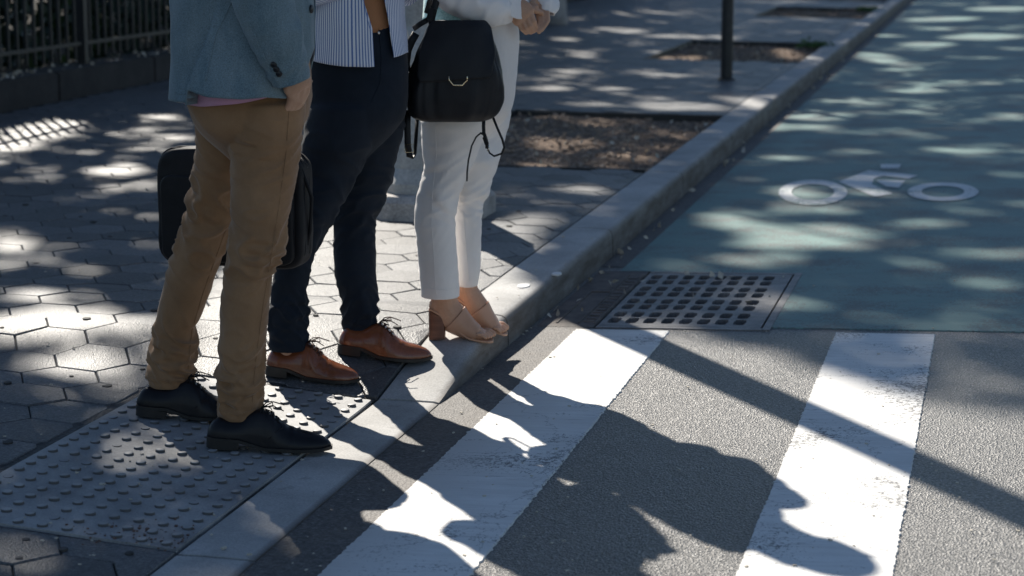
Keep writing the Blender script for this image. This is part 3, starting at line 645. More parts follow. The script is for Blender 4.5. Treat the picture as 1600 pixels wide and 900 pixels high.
THIN = [ell(*e) for e in [(200, 388, 66, 15), (140, 424, 50, 12), (150, 470, 50, 16), (250, 690, 90, 60), (120, 540, 110, 60), (560, 850, 60, 40), (430, 770, 60, 40), (1180, 545, 90, 22), (1480, 590, 120, 40), (1390, 545, 70, 30)]]
def thin(x, y):
    u = (x - CAM.x) * RT.x + (y - CAM.y) * RT.y; v = (x - CAM.x) * FH.x + (y - CAM.y) * FH.y
    return any(((u - a) / p) ** 2 + ((v - b) / q) ** 2 < 1 for (a, b, p, q) in THIN)
def lit(x, y):
    u = (x - CAM.x) * RT.x + (y - CAM.y) * RT.y; v = (x - CAM.x) * FH.x + (y - CAM.y) * FH.y
    wob = 0.25 * noise.noise(Vector((x * 4, y * 4, 0)))
    for (a, b, p, q) in GAPS:
        if abs(u - a) < p * 1.3 and abs(v - b) < q * 1.3 and ((u - a) / p) ** 2 + ((v - b) / q) ** 2 < 1 + wob * 2: return True
    return inpoly(x, y)
TREES = [(-8.2, 13.2), (-7.4, 19.5), (-8.6, 25.5), (-7.2, 31.5), (-8.4, 37.5), (-7.6, 44.0)]
random.seed(11); clumps = []
area_x, area_y = (-7.5, 3.2), (1.8, 36.0)
for k in range(5100):
    gx = random.uniform(*area_x); gy_ = random.uniform(*area_y); h = random.triangular(6.0, 12.5, 9.0) if gx < 0 else random.triangular(9.5, 15.0, 12.0)
    t = h / math.tan(SUN_EL); clumps.append((gx + SUN_H.x * t, gy_ + SUN_H.y * t, h))
leaves = [[] for _ in TREES]; anchors = [[] for _ in TREES]
for (cx, cy, h) in clumps:
    ti = min(range(len(TREES)), key=lambda i: (TREES[i][0] - cx) ** 2 + (TREES[i][1] - cy) ** 2)
    rr = random.uniform(0.2, 0.42); kept = 0
    for q in range(24):
        dv = Vector((random.gauss(0, 1), random.gauss(0, 1), random.gauss(0, 0.8))).normalized() * rr * random.random() ** 0.45
        p = Vector((cx, cy, h)) + dv; t = (p.z - 0.1) / math.tan(SUN_EL)
        if lit(p.x - SUN_H.x * t, p.y - SUN_H.y * t): continue
        if thin(p.x - SUN_H.x * t, p.y - SUN_H.y * t) and random.random() < 0.72: continue
        leaves[ti].append(p); kept += 1
    if kept > 10: anchors[ti].append(Vector((cx, cy, h)))
tree_labels = ['park tree overhanging the fence nearest the front, out of the left side', 'second park tree behind the fence', 'third park tree behind the fence', 'fourth park tree behind the fence', 'fifth park tree behind the fence', 'farthest park tree behind the fence']
for i, (tx, ty) in enumerate(TREES):
    tr = tag(empty('park_tree', (tx, ty, 0.28)), tree_labels[i], 'tree', 'trees of the park behind the fence')
    mb = MB(); base = Vector((tx, ty, 0.26)); hh = 8.0
    axis = [base + Vector((0.12 * math.sin(z * 0.7 + i), 0.1 * math.cos(z * 0.9 + i), z)) for z in (0, 0.25, 0.8, 2.4, 4.6, 6.4, hh)]
    mb.tube(axis, [0.32, 0.24, 0.2, 0.185, 0.165, 0.13, 0.08], 14)
    under(part('trunk', mb, bark_m), tr); mb = MB()
    random.shuffle(anchors[i])
    for q in anchors[i][:26]:
        st = axis[random.choice((4, 5, 6))]; m1 = st.lerp(q, 0.45) + Vector((random.gauss(0, .15), random.gauss(0, .15), 0.35)); L = (q - st).length
        pth = [st, m1, q]; ok = True
        for s in (0.5, 0.75, 1.0):
            z = m1.lerp(q, s); t = (z.z - 0.1) / math.tan(SUN_EL)
            if inpoly(z.x - SUN_H.x * t, z.y - SUN_H.y * t): ok = False
        if ok: mb.tube(pth, [0.055, 0.03, 0.008], 7)
    under(part('limbs', mb, bark_m), tr)
    if leaves[i]: under(link('crown', leafmesh([tuple(p) for p in leaves[i]], None, 0.115), leaf_m), tr)
# shrubbery behind the fence
P = []
for k in range(9000):
    y = random.uniform(8, 40); x = WX - 0.5 - abs(random.gauss(0, 0.6)); h = 0.75 + 0.5 * noise.noise(Vector((y * 0.6, 2, 0)))
    z = 0.28 + random.random() ** 0.8 * max(0.25, h); t = (z - 0.15) / math.tan(SUN_EL)
    if z > 0.5 and lit(x - SUN_H.x * t, y - SUN_H.y * t) and x - SUN_H.x * t < -2: continue
    P.append((x, y, z))
tag(link('shrubbery', leafmesh(P, None, 0.07), shrub_m), 'dark green shrubbery massed behind the black fence', 'shrubbery', kind='stuff')
P = []
for k in range(500):
    y = random.uniform(9, 36); P.append((WX - 0.02 - random.random() * 0.28, y, WZ + 0.185))
tag(link('fallen_leaves', leafmesh(P, None, 0.022), litter_m), 'pale fallen leaves lying on top of the low wall', 'fallen leaves', kind='stuff')
P = []
for k in range(90):
    a, b, c, d = random.choice(PITS[:2]); P.append((random.uniform(a, b - 0.02), random.uniform(c, d), walk((a + b) / 2, (c + d) / 2) - 0.015))
for k in range(16): P.append((random.uniform(0.02, 0.75), random.uniform(6.46, 7.5), 0.03 * 0.4 + 0.012))
for k in range(40): y = random.uniform(6, 20); P.append((random.uniform(0.01, 0.06), y, 0.012))
tag(link('dry_leaves', leafmesh(P, None, 0.017), litter_m), 'small dry leaves lying in the tree pits, on the drain and along the gutter', 'fallen leaves', kind='stuff')
# a pale mottled trunk by the wall farther up the pavement
b = on(871, 38); mb = MB(); tr = tag(empty('street_tree', b), 'pale mottled tree trunk far up the pavement beyond the clasped hands', 'tree')
mb.tube([b + Vector((0.02 * math.sin(z), 0, z)) for z in (-0.05, 0.1, 0.4, 1.2, 2.6, 4.4, 5.6)], [0.13, 0.105, 0.09, 0.082, 0.075, 0.06, 0.03], 14); under(part('trunk', mb, plinth_m), tr)
P = []; mb = MB()
for k in range(16):
    a = 2.4 * k; q = b + Vector((math.cos(a) * 1.3, math.sin(a) * 1.3, 4.2 + 0.16 * k)); mb.tube([b + UP * (3.0 + 0.12 * k), b.lerp(q, 0.6) + UP * 1.6, q], [0.035, 0.02, 0.006], 6)
    for j in range(60): P.append(tuple(q + Vector((random.gauss(0, .45), random.gauss(0, .45), random.gauss(0, .35)))))
under(part('limbs', mb, bark_m), tr); under(link('crown', leafmesh(P, None, 0.1), leaf_m), tr)
#PEOPLE
# ------------------------------------------------------------------ people: helpers
def leg_rings(rows, n, seg, seed, ratio=1.0, shrink=1.0, foldamp=1.0, fq=26, ridges=()):
    """rows: y, x_left, x_right, depth, fold amplitude (m) -> horizontal rings down a trouser leg"""
    out = []
    for (y, xl, xr, d, amp) in smoothrows(rows, n):
        c = at((xl + xr) / 2, y, d); a = (xr - xl) / 2 / scale(c) * shrink; b = a * ratio; ring = []
        for k in range(seg):
            q = 2 * math.pi * k / seg; ca, sa = math.cos(q), math.sin(q)
            e = 0
            if amp > 0 and foldamp > 0:
                nn = noise.noise(Vector((ca * 0.9 + seed, sa * 0.9, c.z * fq + 1.3 * math.sin(q + seed) + 0.6 * noise.noise(Vector((c.z * 9, seed, 0))))))
                e = amp * 1.7 * foldamp * ((1 - min(1, abs(nn) * 3.2)) ** 1.3 - 0.3)
            for (y0, q0, A, wd, tilt) in ridges:          # y0 px, angle (deg, -90 faces the camera), height m, width px, slope px
                dq = math.cos(q - R(q0)); u = (y - (y0 + tilt * math.sin(q - R(q0)) + 3 * noise.noise(Vector((ca * 2, sa * 2, y0))))) / wd
                e += A * (math.exp(-u * u * (0.5 if u < 0 else 2.6)) - 0.9 * math.exp(-((u - 1.15) / 0.5) ** 2)) * (0.62 + 0.6 * noise.noise(Vector((y0, q0 * 0.1, ca * 1.5)))) * max(0, 0.2 + 0.8 * dq)
            ring.append(c + RT * ((a + e) * ca) + FH * ((b + e) * sa))
        out.append(ring)
    return out
def pelvis_rings(rows, n, seg, seed, shrink=1.0):
    """rows: y, x_left, x_right, depth, half depth (m), fold amplitude"""
    out = []
    for (y, xl, xr, d, b, amp) in smoothrows(rows, n):
        c = at((xl + xr) / 2, y, d); a = (xr - xl) / 2 / scale(c) * shrink; ring = []
        for k in range(seg):
            q = 2 * math.pi * k / seg; ca, sa = math.cos(q), math.sin(q); ex = 2 / 2.4
            nn = noise.noise(Vector((ca * 1.1 + seed, sa * 1.1, c.z * 22 + 2.0 * math.sin(q * 2 + seed)))); e = amp * ((1 - min(1, abs(nn) * 2.4)) - 0.45)
            ring.append(c + RT * ((a + e) * math.copysign(abs(ca) ** ex, ca)) + FH * ((b * shrink + e) * math.copysign(abs(sa) ** ex, sa)))
        out.append(ring)
    return out
def head(mb, c, f, s=1.0):
    """a head on its neck; c is the chin-level neck centre, f where the face looks"""
    f = Vector(f).normalized(); l = UP.cross(f); rot = Matrix((f, l, UP)).transposed()
    cen = c + UP * 0.11 * s + f * 0.015
    mb.ball(cen, (0.096 * s, 0.076 * s, 0.118 * s), 20, 14, rot)
    mb.ball(cen + f * 0.045 * s - UP * 0.065 * s, (0.048 * s, 0.05 * s, 0.045 * s), 14, 8, rot)
    mb.tube([cen + f * 0.088 * s + UP * 0.02 * s, cen + f * 0.113 * s - UP * 0.022 * s, cen + f * 0.1 * s - UP * 0.03 * s], [0.008, 0.014, 0.008], 8)
    mb.tube([cen + f * 0.085 * s - UP * 0.062 * s - l * 0.022, cen + f * 0.098 * s - UP * 0.062 * s, cen + f * 0.085 * s - UP * 0.062 * s + l * 0.022], [0.005, 0.008, 0.005], 8)
    for k in (-1, 1): mb.ball(cen + l * (k * 0.077 * s) - f * 0.005, (0.02 * s, 0.01 * s, 0.032 * s), 10, 6, rot)
    return cen, f, l, rot
def headparts(person, info, s, long_hair):
    cen, f, l, rot = info; mb = MB()
    mb.ball(cen + UP * 0.022 * s - f * 0.014 * s, (0.103 * s, 0.085 * s, 0.112 * s), 20, 12, rot)
    if long_hair: mb.tube([cen - f * 0.05 + UP * 0.03, cen - f * 0.085 - UP * 0.08, cen - f * 0.09 - UP * 0.24], [0.08, 0.075, 0.03], 14)
    bm = remesh(mb, 0.008, 2)
    bmx = bmesh.new(); bmx.from_mesh(bm)
    kill = [q for q in bmx.verts if (q.co - cen).dot(f) > 0.052 * s and (q.co - cen).dot(UP) < 0.07 * s]
    bmesh.ops.delete(bmx, geom=kill, context='VERTS'); bmx.to_mesh(bm); bmx.free()
    under(link('hair', bm, hair_m), person)
    for k in (-1, 1):
        mb = MB(); mb.ball(cen + f * 0.083 * s + l * (k * 0.031 * s) + UP * 0.012 * s, 0.011 * s, 10, 6); under(part('eye', mb, eye_m), person)
def torso(mb, low, top, f, hw, hd, s=1.0):
    f = Vector(f).normalized(); l = UP.cross(f); rings = []
    for t, a, b in ((0, 1.0, 1.0), (0.18, 0.9, 0.92), (0.42, 0.92, 0.95), (0.7, 0.98, 1.0), (0.86, 0.96, 0.85), (0.95, 0.62, 0.6), (1.0, 0.36, 0.42)):
        c = low.lerp(top, t); rings.append([c + l * (hw * a * math.cos(q)) + f * (hd * b * math.sin(q)) for q in [2 * math.pi * k / 24 for k in range(24)]])
    mb.loft(rings)
def hand(mb, wrist, kn, side, pts, thumb, w=0.036, th=0.015, fr=0.0082):
    """palm from wrist to knuckles; pts: four lists of finger joints; thumb: joints leaving the side of the palm"""
    mb.tube([wrist, wrist.lerp(kn, 0.25), wrist.lerp(kn, 0.65), kn, kn + (kn - wrist).normalized() * 0.008], [0.026, 0.031, w + 0.003, w + 0.002, w * 0.85], 16, True, [0.62, 0.55, 0.45, 0.4, 0.32], side)
    for i, p in enumerate(pts): mb.tube(p, [fr * (1.06, 1.1, 1.05, 0.92)[i] * q for q in np.linspace(1.08, 0.8, len(p))], 10); mb.ball(p[-1], fr * (1.06, 1.1, 1.05, 0.92)[i] * 0.8, 10, 6)
    mb.tube(thumb, [fr * q for q in np.linspace(1.45, 0.95, len(thumb))], 10); mb.ball(thumb[-1], fr * 0.95, 10, 6)
def seam(name, tree, pts, mat, parent, r=0.0012, off=0.0006, n=26):
    P = []; A = np.array(pts, float); tt = np.linspace(0, len(A) - 1, n)
    for t in tt:
        x = np.interp(t, range(len(A)), A[:, 0]); y = np.interp(t, range(len(A)), A[:, 1]); p, nn = hit(tree, x, y, off)
        if p is not None and (not P or (p - P[-1]).length < 0.08): P.append(p)
    if len(P) > 2:
        mb = MB(); mb.tube(P, r, 6); return under(part(name, mb, mat), parent)

# ------------------------------------------------------------------ dress shoes
def dress_shoe(person, heel_px, toe_px, leather, lace_mat, L=0.3, side=1):
    h0 = on(*heel_px); t0 = on(*toe_px); ax = Vector((t0.x - h0.x, t0.y - h0.y, 0)).normalized()
    zs = lambda t, y=0: surf(*(h0 + ax * (L * t))[:2])
    # rest the shoe on the slope it stands on, on domes where there are some
    pts = [h0 + ax * (L * t) for t in (0.12, 0.72)]
    def gz(p): return surf(p.x, p.y) + (0.0104 if PX0 < p.x < PX1 and PY0 < p.y < PY1 else 0.0005)
    za, zb = gz(pts[0]), gz(pts[1]); pitch = math.atan2(zb - za, L * 0.6)
    fx = (ax * math.cos(pitch) + UP * math.sin(pitch)); ly = UP.cross(ax).normalized(); uz = fx.cross(ly)
    org = h0.copy(); org.z = za - math.tan(pitch) * L * 0.12
    W = lambda x, y, z: org + fx * x + ly * (y * 1.0) + uz * z
    T = np.linspace(0, 1, 46)
    wt = [0, .02, .06, .15, .28, .4, .55, .66, .76, .86, .93, .975, 1.0]; wv = [.012, .021, .029, .034, .033, .035, .044, .047, .0445, .037, .027, .0175, .006]
    cv = [0, 0, 0, 0, .0, .003, .006, .006, .004, .001, -.002, -.003, -.004]
    ht = [0, .03, .08, .16, .26, .34, .42, .5, .58, .66, .75, .85, .93, .98, 1.0]; hv = [.045, .066, .078, .074, .078, .094, .104, .092, .074, .06, .052, .047, .04, .031, .02]
    bz = lambda t: float(np.interp(t, [0, .25, .3, .45, .75, .9, 1.0], [.027, .026, .022, .0085, .0085, .0105, .0155]))
    w_ = lambda t: float(np.interp(t, wt, wv)); c_ = lambda t: float(np.interp(t, wt, cv)) * side; h_ = lambda t: float(np.interp(t, ht, hv))
    sh = empty('shoe', h0); under(sh, person); mbu = MB(); rings = []
    for t in T:
        x = L * (0.004 + 0.992 * t); b = bz(t); hh = h_(t) - 0.002; ww = w_(t) * 0.97; ring = []; seg = 28
        hh = max(hh, b + 0.006)
        for k in range(seg):
            q = 2 * math.pi * k / seg; ca, sa = math.cos(q), math.sin(q)
            if sa >= 0:
                ty = math.copysign(abs(ca) ** (0.78 if t > 0.55 else 0.6), ca); tz = abs(sa) ** (0.95 if t > 0.55 else 0.75)
            else: ty = math.copysign(abs(ca) ** 0.5, ca); tz = -abs(sa) ** 0.5 * 0.12
            crease = 0.0018 * math.sin((t - 0.6) * 95 + ty) * math.exp(-((t - 0.665) / 0.045) ** 2) if sa > 0 else 0
            pinch = 1.0 - (0.3 if t < 0.45 else 0.12) * max(0, tz) ** 2 * (1 if sa > 0 else 0)
            ring.append(W(x, c_(t) + ww * ty * pinch, b + (hh - b) * tz + crease))
        rings.append(ring)
    mbu.loft(rings); up = remesh(mbu, 0.0035, 3); uo = under(link('upper', up, leather), sh)
    tree = bvh(up)
    # welt and sole follow the outline, the heel is a block of its own
    def outline(grow, t0_, t1_, n):
        P = []
        for t in np.linspace(t0_, t1_, n): P.append((L * (t if 0 < t < 1 else t + (-0.0 if t == 0 else 0.008)), c_(t) + w_(t) + grow, t))
        for t in np.linspace(t1_, t0_, n): P.append((L * (t if 0 < t < 1 else t + (-0.0 if t == 0 else 0.008)), c_(t) - w_(t) - grow, t))
        return P
    o1 = outline(0.0035, 0.0, 1.0, 40); mb = MB(); mb.loft([[W(p[0], p[1], bz(p[2]) - 0.0075) for p in o1], [W(p[0], p[1], bz(p[2]) + 0.001) for p in o1]]); under(part('sole', mb, darksole_m, None, True, 40), sh)
    o2 = outline(0.002, 0.0, 0.255, 14); mb = MB(); mb.loft([[W(p[0], p[1], -0.001) for p in o2], [W(p[0], p[1], bz(p[2]) - 0.0078) for p in o2]]); under(part('heel', mb, darksole_m, None, True, 40), sh)
    # lacing across the tongue
    ml = MB()
    for k in range(4):
        t = 0.43 + 0.042 * k; hw = 0.016 + 0.001 * k; z = h_(t)
        for s2 in (-1, 1):
            P = []
            for q in np.linspace(-1, 1, 7):
                tt = t + 0.012 * q * s2; src = W(L * tt, c_(tt) + hw * q, 0.2); loc, nn, i, dd = tree.ray_cast(src, -uz)
                if loc: P.append(loc + uz * 0.0022)
            if len(P) > 3: ml.tube(P, 0.0019, 6)
    loc = tree.ray_cast(W(L * 0.42, 0, 0.25), -uz)[0] or W(L * 0.42, 0, 0.1)
    for s2 in (-1, 1):
        ml.tube([loc + uz * .002, loc + uz * .014 + ly * .016 * s2 + fx * .012, loc + uz * .013 + ly * .036 * s2 + fx * .026, loc + uz * .002 + ly * .03 * s2 + fx * .03, loc + uz * .004 + ly * .01 * s2 + fx * .01], 0.0017, 6)
        ml.tube([loc + uz * .003, loc + uz * .016 + ly * .02 * s2 + fx * .03, loc + uz * .006 + ly * .032 * s2 + fx * .058], 0.0016, 6)
    under(part('laces', ml, lace_mat), sh)
    # the two lace flaps and the heel counter, as stitched edges
    mq = MB()
    for s2 in (-1, 1):
        P = []
        for t, q in ((0.42, .5), (0.5, .42), (0.585, .4), (0.6, .62), (0.55, .9), (0.5, 1.05)):
            src = W(L * t, c_(t) + w_(t) * q * s2 * 0.9, 0.2); loc2 = tree.ray_cast(src, -uz)[0]
            if loc2: P.append(loc2 + uz * 0.0006)
        if len(P) > 3: mq.tube(P, 0.0014, 6)
    under(part('flap_edge', mq, leather), sh)
    return sh

# ------------------------------------------------------------------ person in the blue jacket
p1 = tag(empty('person', on(370, 690)), 'person in blue jacket, khaki trousers and black shoes on the tactile plate', 'person')
dn, df = depth(on(395, 700)), depth(on(285, 650)); dh = (dn + df) / 2
near = [(125, 385, 440, dh - .03, 0), (160, 356, 478, dh - .08, .0), (200, 357, 474, dh - .09, .003), (240, 360, 469, dh - .09, .004), (293, 361, 460, dn + .02, .002), (340, 361, 450, dn, .003), (380, 359, 444, dn - .01, .008), (410, 354, 433, dn - .01, .009), (434, 350, 424, dn, .004), (480, 344, 421, dn, .001), (527, 344, 416, dn, .002), (560, 341, 412, dn, .008), (600, 339, 409, dn, .010), (630, 340, 408, dn, .009), (646, 341, 405, dn, .004), (653, 342, 404, dn, .0)]
far = [(125, 340, 400, dh + .03, 0), (160, 304, 430, dh + .08, .0), (200, 306, 400, dh + .09, .003), (247, 305, 392, dh + .09, .003), (293, 299, 382, df - .02, .007), (340, 288, 366, df, .009), (375, 276, 358, df, .008), (410, 265, 343, df, .005), (434, 258, 336, df, .002), (480, 248, 320, df, .001), (510, 240, 306, df, .005), (540, 239, 306, df, .011), (565, 234, 306, df, .010), (590, 232, 302, df, .006), (602, 233, 299, df, .0)]
pel = [(60, 300, 478, dh, .15, .0), (110, 294, 485, dh, .165, .001), (155, 293, 487, dh, .175, .002), (184, 303, 481, dh, .178, .003), (198, 310, 472, dh, .17, .003), (215, 325, 452, dh, .14, .002), (240, 352, 420, dh, .07, .0), (262, 372, 395, dh, .02, 0)]
mb = MB(); mb.loft(leg_rings(near, 260, 56, 3.1, 1.05, ridges=[(215, -120, .006, 6, 6), (232, -130, .005, 5, 10), (372, -50, .006, 7, 8), (392, -30, .010, 7, 10), (409, -20, .010, 6, 6), (424, -10, .008, 6, -4), (545, -120, .006, 7, 6), (566, -60, .009, 7, -6), (586, -100, .010, 7, 5), (604, -60, .009, 6, -6), (622, -110, .009, 6, 6), (638, -70, .005, 5, 0)]))
mb.loft(leg_rings(far, 260, 56, 8.4, 1.05, ridges=[(262, -120, .005, 8, 10), (296, -130, .008, 9, 16), (322, -120, .008, 8, 18), (347, -125, .006, 9, 14), (518, -150, .006, 7, -5), (535, -100, .010, 7, 8), (556, -130, .008, 7, -7), (572, -70, .008, 6, 7), (586, -120, .006, 5, 0)])); mb.loft(pelvis_rings(pel, 40, 56, 5))
tm = remesh(mb, 0.0036, 2, 0.35); tr1 = under(link('trousers', tm, khaki_m), p1); tb = bvh(tm)
seam('side_seam', tb, [(452, 165), (447, 240), (436, 320), (424, 400), (412, 470), (400, 560), (393, 640)], khaki_m, tr1, 0.0011)
seam('side_seam', tb, [(352, 360), (338, 400), (318, 455), (300, 515), (297, 545), (292, 595)], khaki_m, tr1, 0.0011)
seam('pocket_edge', tb, [(488, 124), (480, 138), (464, 156), (440, 150), (425, 146)], khaki_m, tr1, 0.003, 0.001)
for hem in ([(343, 640), (370, 648), (403, 638)], [(236, 590), (265, 596), (297, 589)]): seam('hem_stitch', tb, hem, khaki_m, tr1, 0.0009)
# body: legs inside the cloth, torso, head, arms and hands
B = MB(); B.loft(leg_rings([(r[0], r[1], r[2], r[3], 0) for r in near[2:-2]] + [(665, 352, 398, dn, 0)], 40, 20, 1, 1.0, 0.72)); B.loft(leg_rings([(r[0], r[1], r[2], r[3], 0) for r in far[2:-2]] + [(618, 246, 290, df, 0)], 40, 20, 1, 1.0, 0.72))
low = at(388, 175, dh); top = Vector((low.x + 0.02, low.y, 1.475)); F1 = Vector((1, -0.1, 0)).normalized(); L1 = UP.cross(F1)
torso(B, low, top, F1, 0.165, 0.115); neck = top + UP * 0.07; B.tube([top - UP * 0.03, neck, neck + UP * 0.05 + F1 * 0.015], [0.06, 0.055, 0.055], 14)
hinfo1 = head(B, neck + UP * 0.035, F1)
shn = top - L1 * 0.185 - UP * 0.06; shf = top + L1 * 0.185 - UP * 0.06
da = dh - 0.235
eln = at(392, -45, da); wrn = at(457, 108, dh - 0.195)
B.tube([shn, shn.lerp(eln, 0.5), eln, eln.lerp(wrn, 0.5), wrn], [0.04, 0.047, 0.041, 0.038, 0.029], 14)
kn = at(468, 136, dh - 0.178); side = (at(478, 128, dh - 0.175) - at(455, 142, dh - 0.19)).normalized()
fing = []
for i, o in enumerate((0.026, 0.009, -0.009, -0.026)):
    b0 = kn + side * o; fing.append([b0, b0 + Vector((-0.012, 0.02, -0.028)), b0 + Vector((-0.03, 0.03, -0.058)), b0 + Vector((-0.05, 0.035, -0.075))])
wq = wrn.lerp(kn, 0.35) - side * 0.02
hand(B, wrn, kn, side, fing, [wq, wq - side * 0.012 + (kn - wrn) * 0.45, wq - side * 0.012 + (kn - wrn) * 0.9 + Vector((0, 0.01, 0)), wq + (kn - wrn) * 1.3 + Vector((0, 0.025, 0))], 0.034, 0.016)
# far arm down to the handle of the laptop bag
BGD = dh + 0.3
bgrip = at(372, 196, BGD)
elf = shf.lerp(bgrip, 0.5) + F1 * -0.06; wrf = bgrip + UP * 0.085
B.tube([shf, elf, wrf], [0.04, 0.042, 0.028], 14)
fing = []
for o in (0.03, 0.01, -0.01, -0.03):
    b0 = bgrip + UP * 0.022 + F1 * o + L1 * 0.012; fing.append([b0, b0 + L1 * 0.012 - UP * 0.02, b0 - UP * 0.042, b0 - L1 * 0.022 - UP * 0.036, b0 - L1 * 0.026 - UP * 0.014])
hand(B, wrf, bgrip + UP * 0.026 + L1 * 0.008, F1, fing, [wrf + F1 * 0.022 - UP * 0.02, wrf + F1 * 0.04 - UP * 0.05 - L1 * 0.01, wrf + F1 * 0.03 - UP * 0.085 - L1 * 0.026])
under(link('body', remesh(B, 0.0045, 2), skin_m), p1); headparts(p1, hinfo1, 1.0, False)
# pink shirt, seen under the jacket
rows = [(-180, 300, 470, dh, .17, 0), (0, 290, 478, dh, .168, 0), (80, 287, 481, dh, .172, 0), (120, 286, 490, dh, .19, .001), (148, 287, 490, dh, .195, .002), (157, 289, 482, dh, .197, .003)]
def open_sheet(rows, phi, hem, n, seg, seed, amp, thick, extra=None, top_fold=0.0):
    """a garment sheet round the trunk: phi(v)->(start, end) angles, hem(angle)->y of its lower edge; returns mesh with uv"""
    A = np.array(sorted(rows), float); mb = MB(); V = []; UVs = []; rings = []
    y0 = A[0, 0]
    for i in range(n + 1):
        v = i / n; ring = []
        for k in range(seg + 1):
            a0, a1 = phi(v); q = a0 + (a1 - a0) * k / seg; y = y0 + (hem(q) - y0) * v
            xl, xr, d, b = [np.interp(y, A[:, 0], A[:, j]) for j in (1, 2, 3, 4)]
            c = at((xl + xr) / 2, y, d); a = (xr - xl) / 2 / scale(c); ca, sa = math.cos(q), math.sin(q); ex = 2 / 2.3
            nn = noise.noise(Vector((ca * 1.3 + seed, sa * 1.3, c.z * 5))) + 0.5 * noise.noise(Vector((ca * 3 + seed, sa * 3, c.z * 14)))
            e = amp * nn + (extra(q, y) if extra else 0)
            ring.append(c + RT * ((a + e) * math.copysign(abs(ca) ** ex, ca)) - FH * ((b + e) * math.copysign(abs(sa) ** ex, sa)))
            UVs.append((q * 0.155, v * 0.6))
        rings.append(ring)
    mb.loft(rings, False); m = mb.mesh('sheet', True)
    uv = m.uv_layers.new(name='UVMap'); li = np.empty(len(m.loops), dtype=np.int32); m.loops.foreach_get('vertex_index', li)
    uv.data.foreach_set('uv', np.array(UVs, dtype=np.float32)[li].ravel())
    return m
def thick(o, t):
    q = o.modifiers.new('thickness', 'SOLIDIFY'); q.thickness = t; q.offset = -1; return o
PI = math.pi
m = open_sheet(rows, lambda v: (0.12, 2 * PI - 0.12), lambda q: float(np.interp(min(q, 2 * PI - q), [0.12, 0.5, 0.9, 1.25, 1.6, 2.1], [86, 100, 136, 144, 152, 157])), 40, 120, 2, 0.004, 0.002)
thick(under(link('shirt', m, pink_m), p1), 0.002)
# blue jacket: open front with rounded corners, side vent
jr = [(-215, 330, 440, dh, .10), (-205, 300, 455, dh, .17), (-180, 280, 470, dh, .212), (-120, 272, 486, dh, .21), (0, 270, 494, dh, .2), (75, 271, 496, dh, .2), (150, 268, 497, dh, .21)]
def jhem(q):
    u = min(q, 2 * PI - q)
    if u < 0.95: return 74 + 70 * sstep((u - 0.12) / 0.8) if u > 0.12 else 60 + 14 * sstep(u / 0.12)
    if q < 2.08: return float(np.interp(q, [0.95, 1.25, 1.5, 1.8, 2.08], [144, 140, 142, 139, 129]))
    if q < PI * 1.35: return 152
    return 145
def jextra(q, y):
    vent = np.interp(y, [0, 130], [1.74, 2.1]); near_ = 0.034 * sstep((y + 30) / 170)
    if q < vent: return near_ * sstep((q - 0.7) / 0.9)
    return -0.012 * sstep((y + 20) / 120) * (1 - sstep((q - vent) / 0.9))
m = open_sheet(jr, lambda v: (0.06, 2 * PI - 0.2), jhem, 90, 220, 4, 0.0075, 0.004, jextra)
jk = thick(under(link('jacket', m, jacket_m), p1), 0.004)
# sleeves
def sleeve(person, pts, rad, mat, name='sleeve', amp=0.005, seed=1, seg=40, parent=None, uvs=None, fl=None, ref=None, fq=24):
    P = [Vector(p) for p in pts]; e0 = (P[0] - P[1]).normalized(); P = [P[0] + e0 * 0.045, P[0] + e0 * 0.03] + P; rad = [0.004, rad[0] * 0.72] + list(rad); n = 80; A = np.array([list(p) for p in P]); tt = np.linspace(0, len(P) - 1, n); path = [Vector([np.interp(t, range(len(P)), A[:, j]) for j in range(3)]) for t in tt]; rr = [float(np.interp(t, range(len(P)), rad)) for t in tt]
    for it in range(3): path = [path[0]] + [(path[i - 1] + path[i] * 2 + path[i + 1]) / 4 for i in range(1, n - 1)] + [path[-1]]
    rings = []; a = Vector(ref) if ref is not None else RT.copy(); UVs = []
    L = 0
    for i, p in enumerate(path):
        t = (path[min(i + 1, n - 1)] - path[max(i - 1, 0)]).normalized(); a = (a - t * a.dot(t)).normalized(); b = t.cross(a); ring = []
        if i: L += (p - path[i - 1]).length
        for k in range(seg):
            q = 2 * PI * k / seg; nn = noise.noise(Vector((math.cos(q) * 1.0 + seed, math.sin(q) * 1.0, L * fq + math.sin(q + seed)))); e = amp * ((1 - min(1, abs(nn) * 2.4)) - 0.45)
            ring.append(p + a * ((rr[i] + e) * math.cos(q)) + b * ((rr[i] * (fl or 1.0) + e) * math.sin(q))); UVs.append((k / seg * 2 * PI * 0.06, L))
        rings.append(ring)
    mb = MB(); mb.loft(rings, True, False); m = mb.mesh(name, True); uv = m.uv_layers.new(name='UVMap'); li = np.empty(len(m.loops), dtype=np.int32); m.loops.foreach_get('vertex_index', li)
    uv.data.foreach_set('uv', np.array(UVs, dtype=np.float32)[li].ravel())
    o = link(name, m, mat); under(o, parent or person); thick(o, 0.003); return o
s1 = sleeve(p1, [shn + L1 * 0.03 + UP * 0.03, shn - UP * 0.1, at(398, -60, da), at(410, 0, da), at(433, 62, dh - 0.225), at(449, 108, dh - 0.205), at(455, 128, dh - 0.2)], [0.07, 0.074, 0.073, 0.071, 0.064, 0.052, 0.046], jacket_m, 'sleeve', 0.0055, 2, parent=jk)
sleeve(p1, [shf - L1 * 0.03 + UP * 0.03, shf - UP * 0.1, elf, elf.lerp(wrf, 0.6), wrf + UP * 0.01], [0.07, 0.072, 0.066, 0.055, 0.046], jacket_m, 'sleeve', 0.0055, 5, parent=jk)
seam('vent_edge', bvh(jk.data), [(362, 2), (350, 28), (338, 52), (329, 90), (321.5, 126)], jacket_m, jk, 0.0022, 0.0)
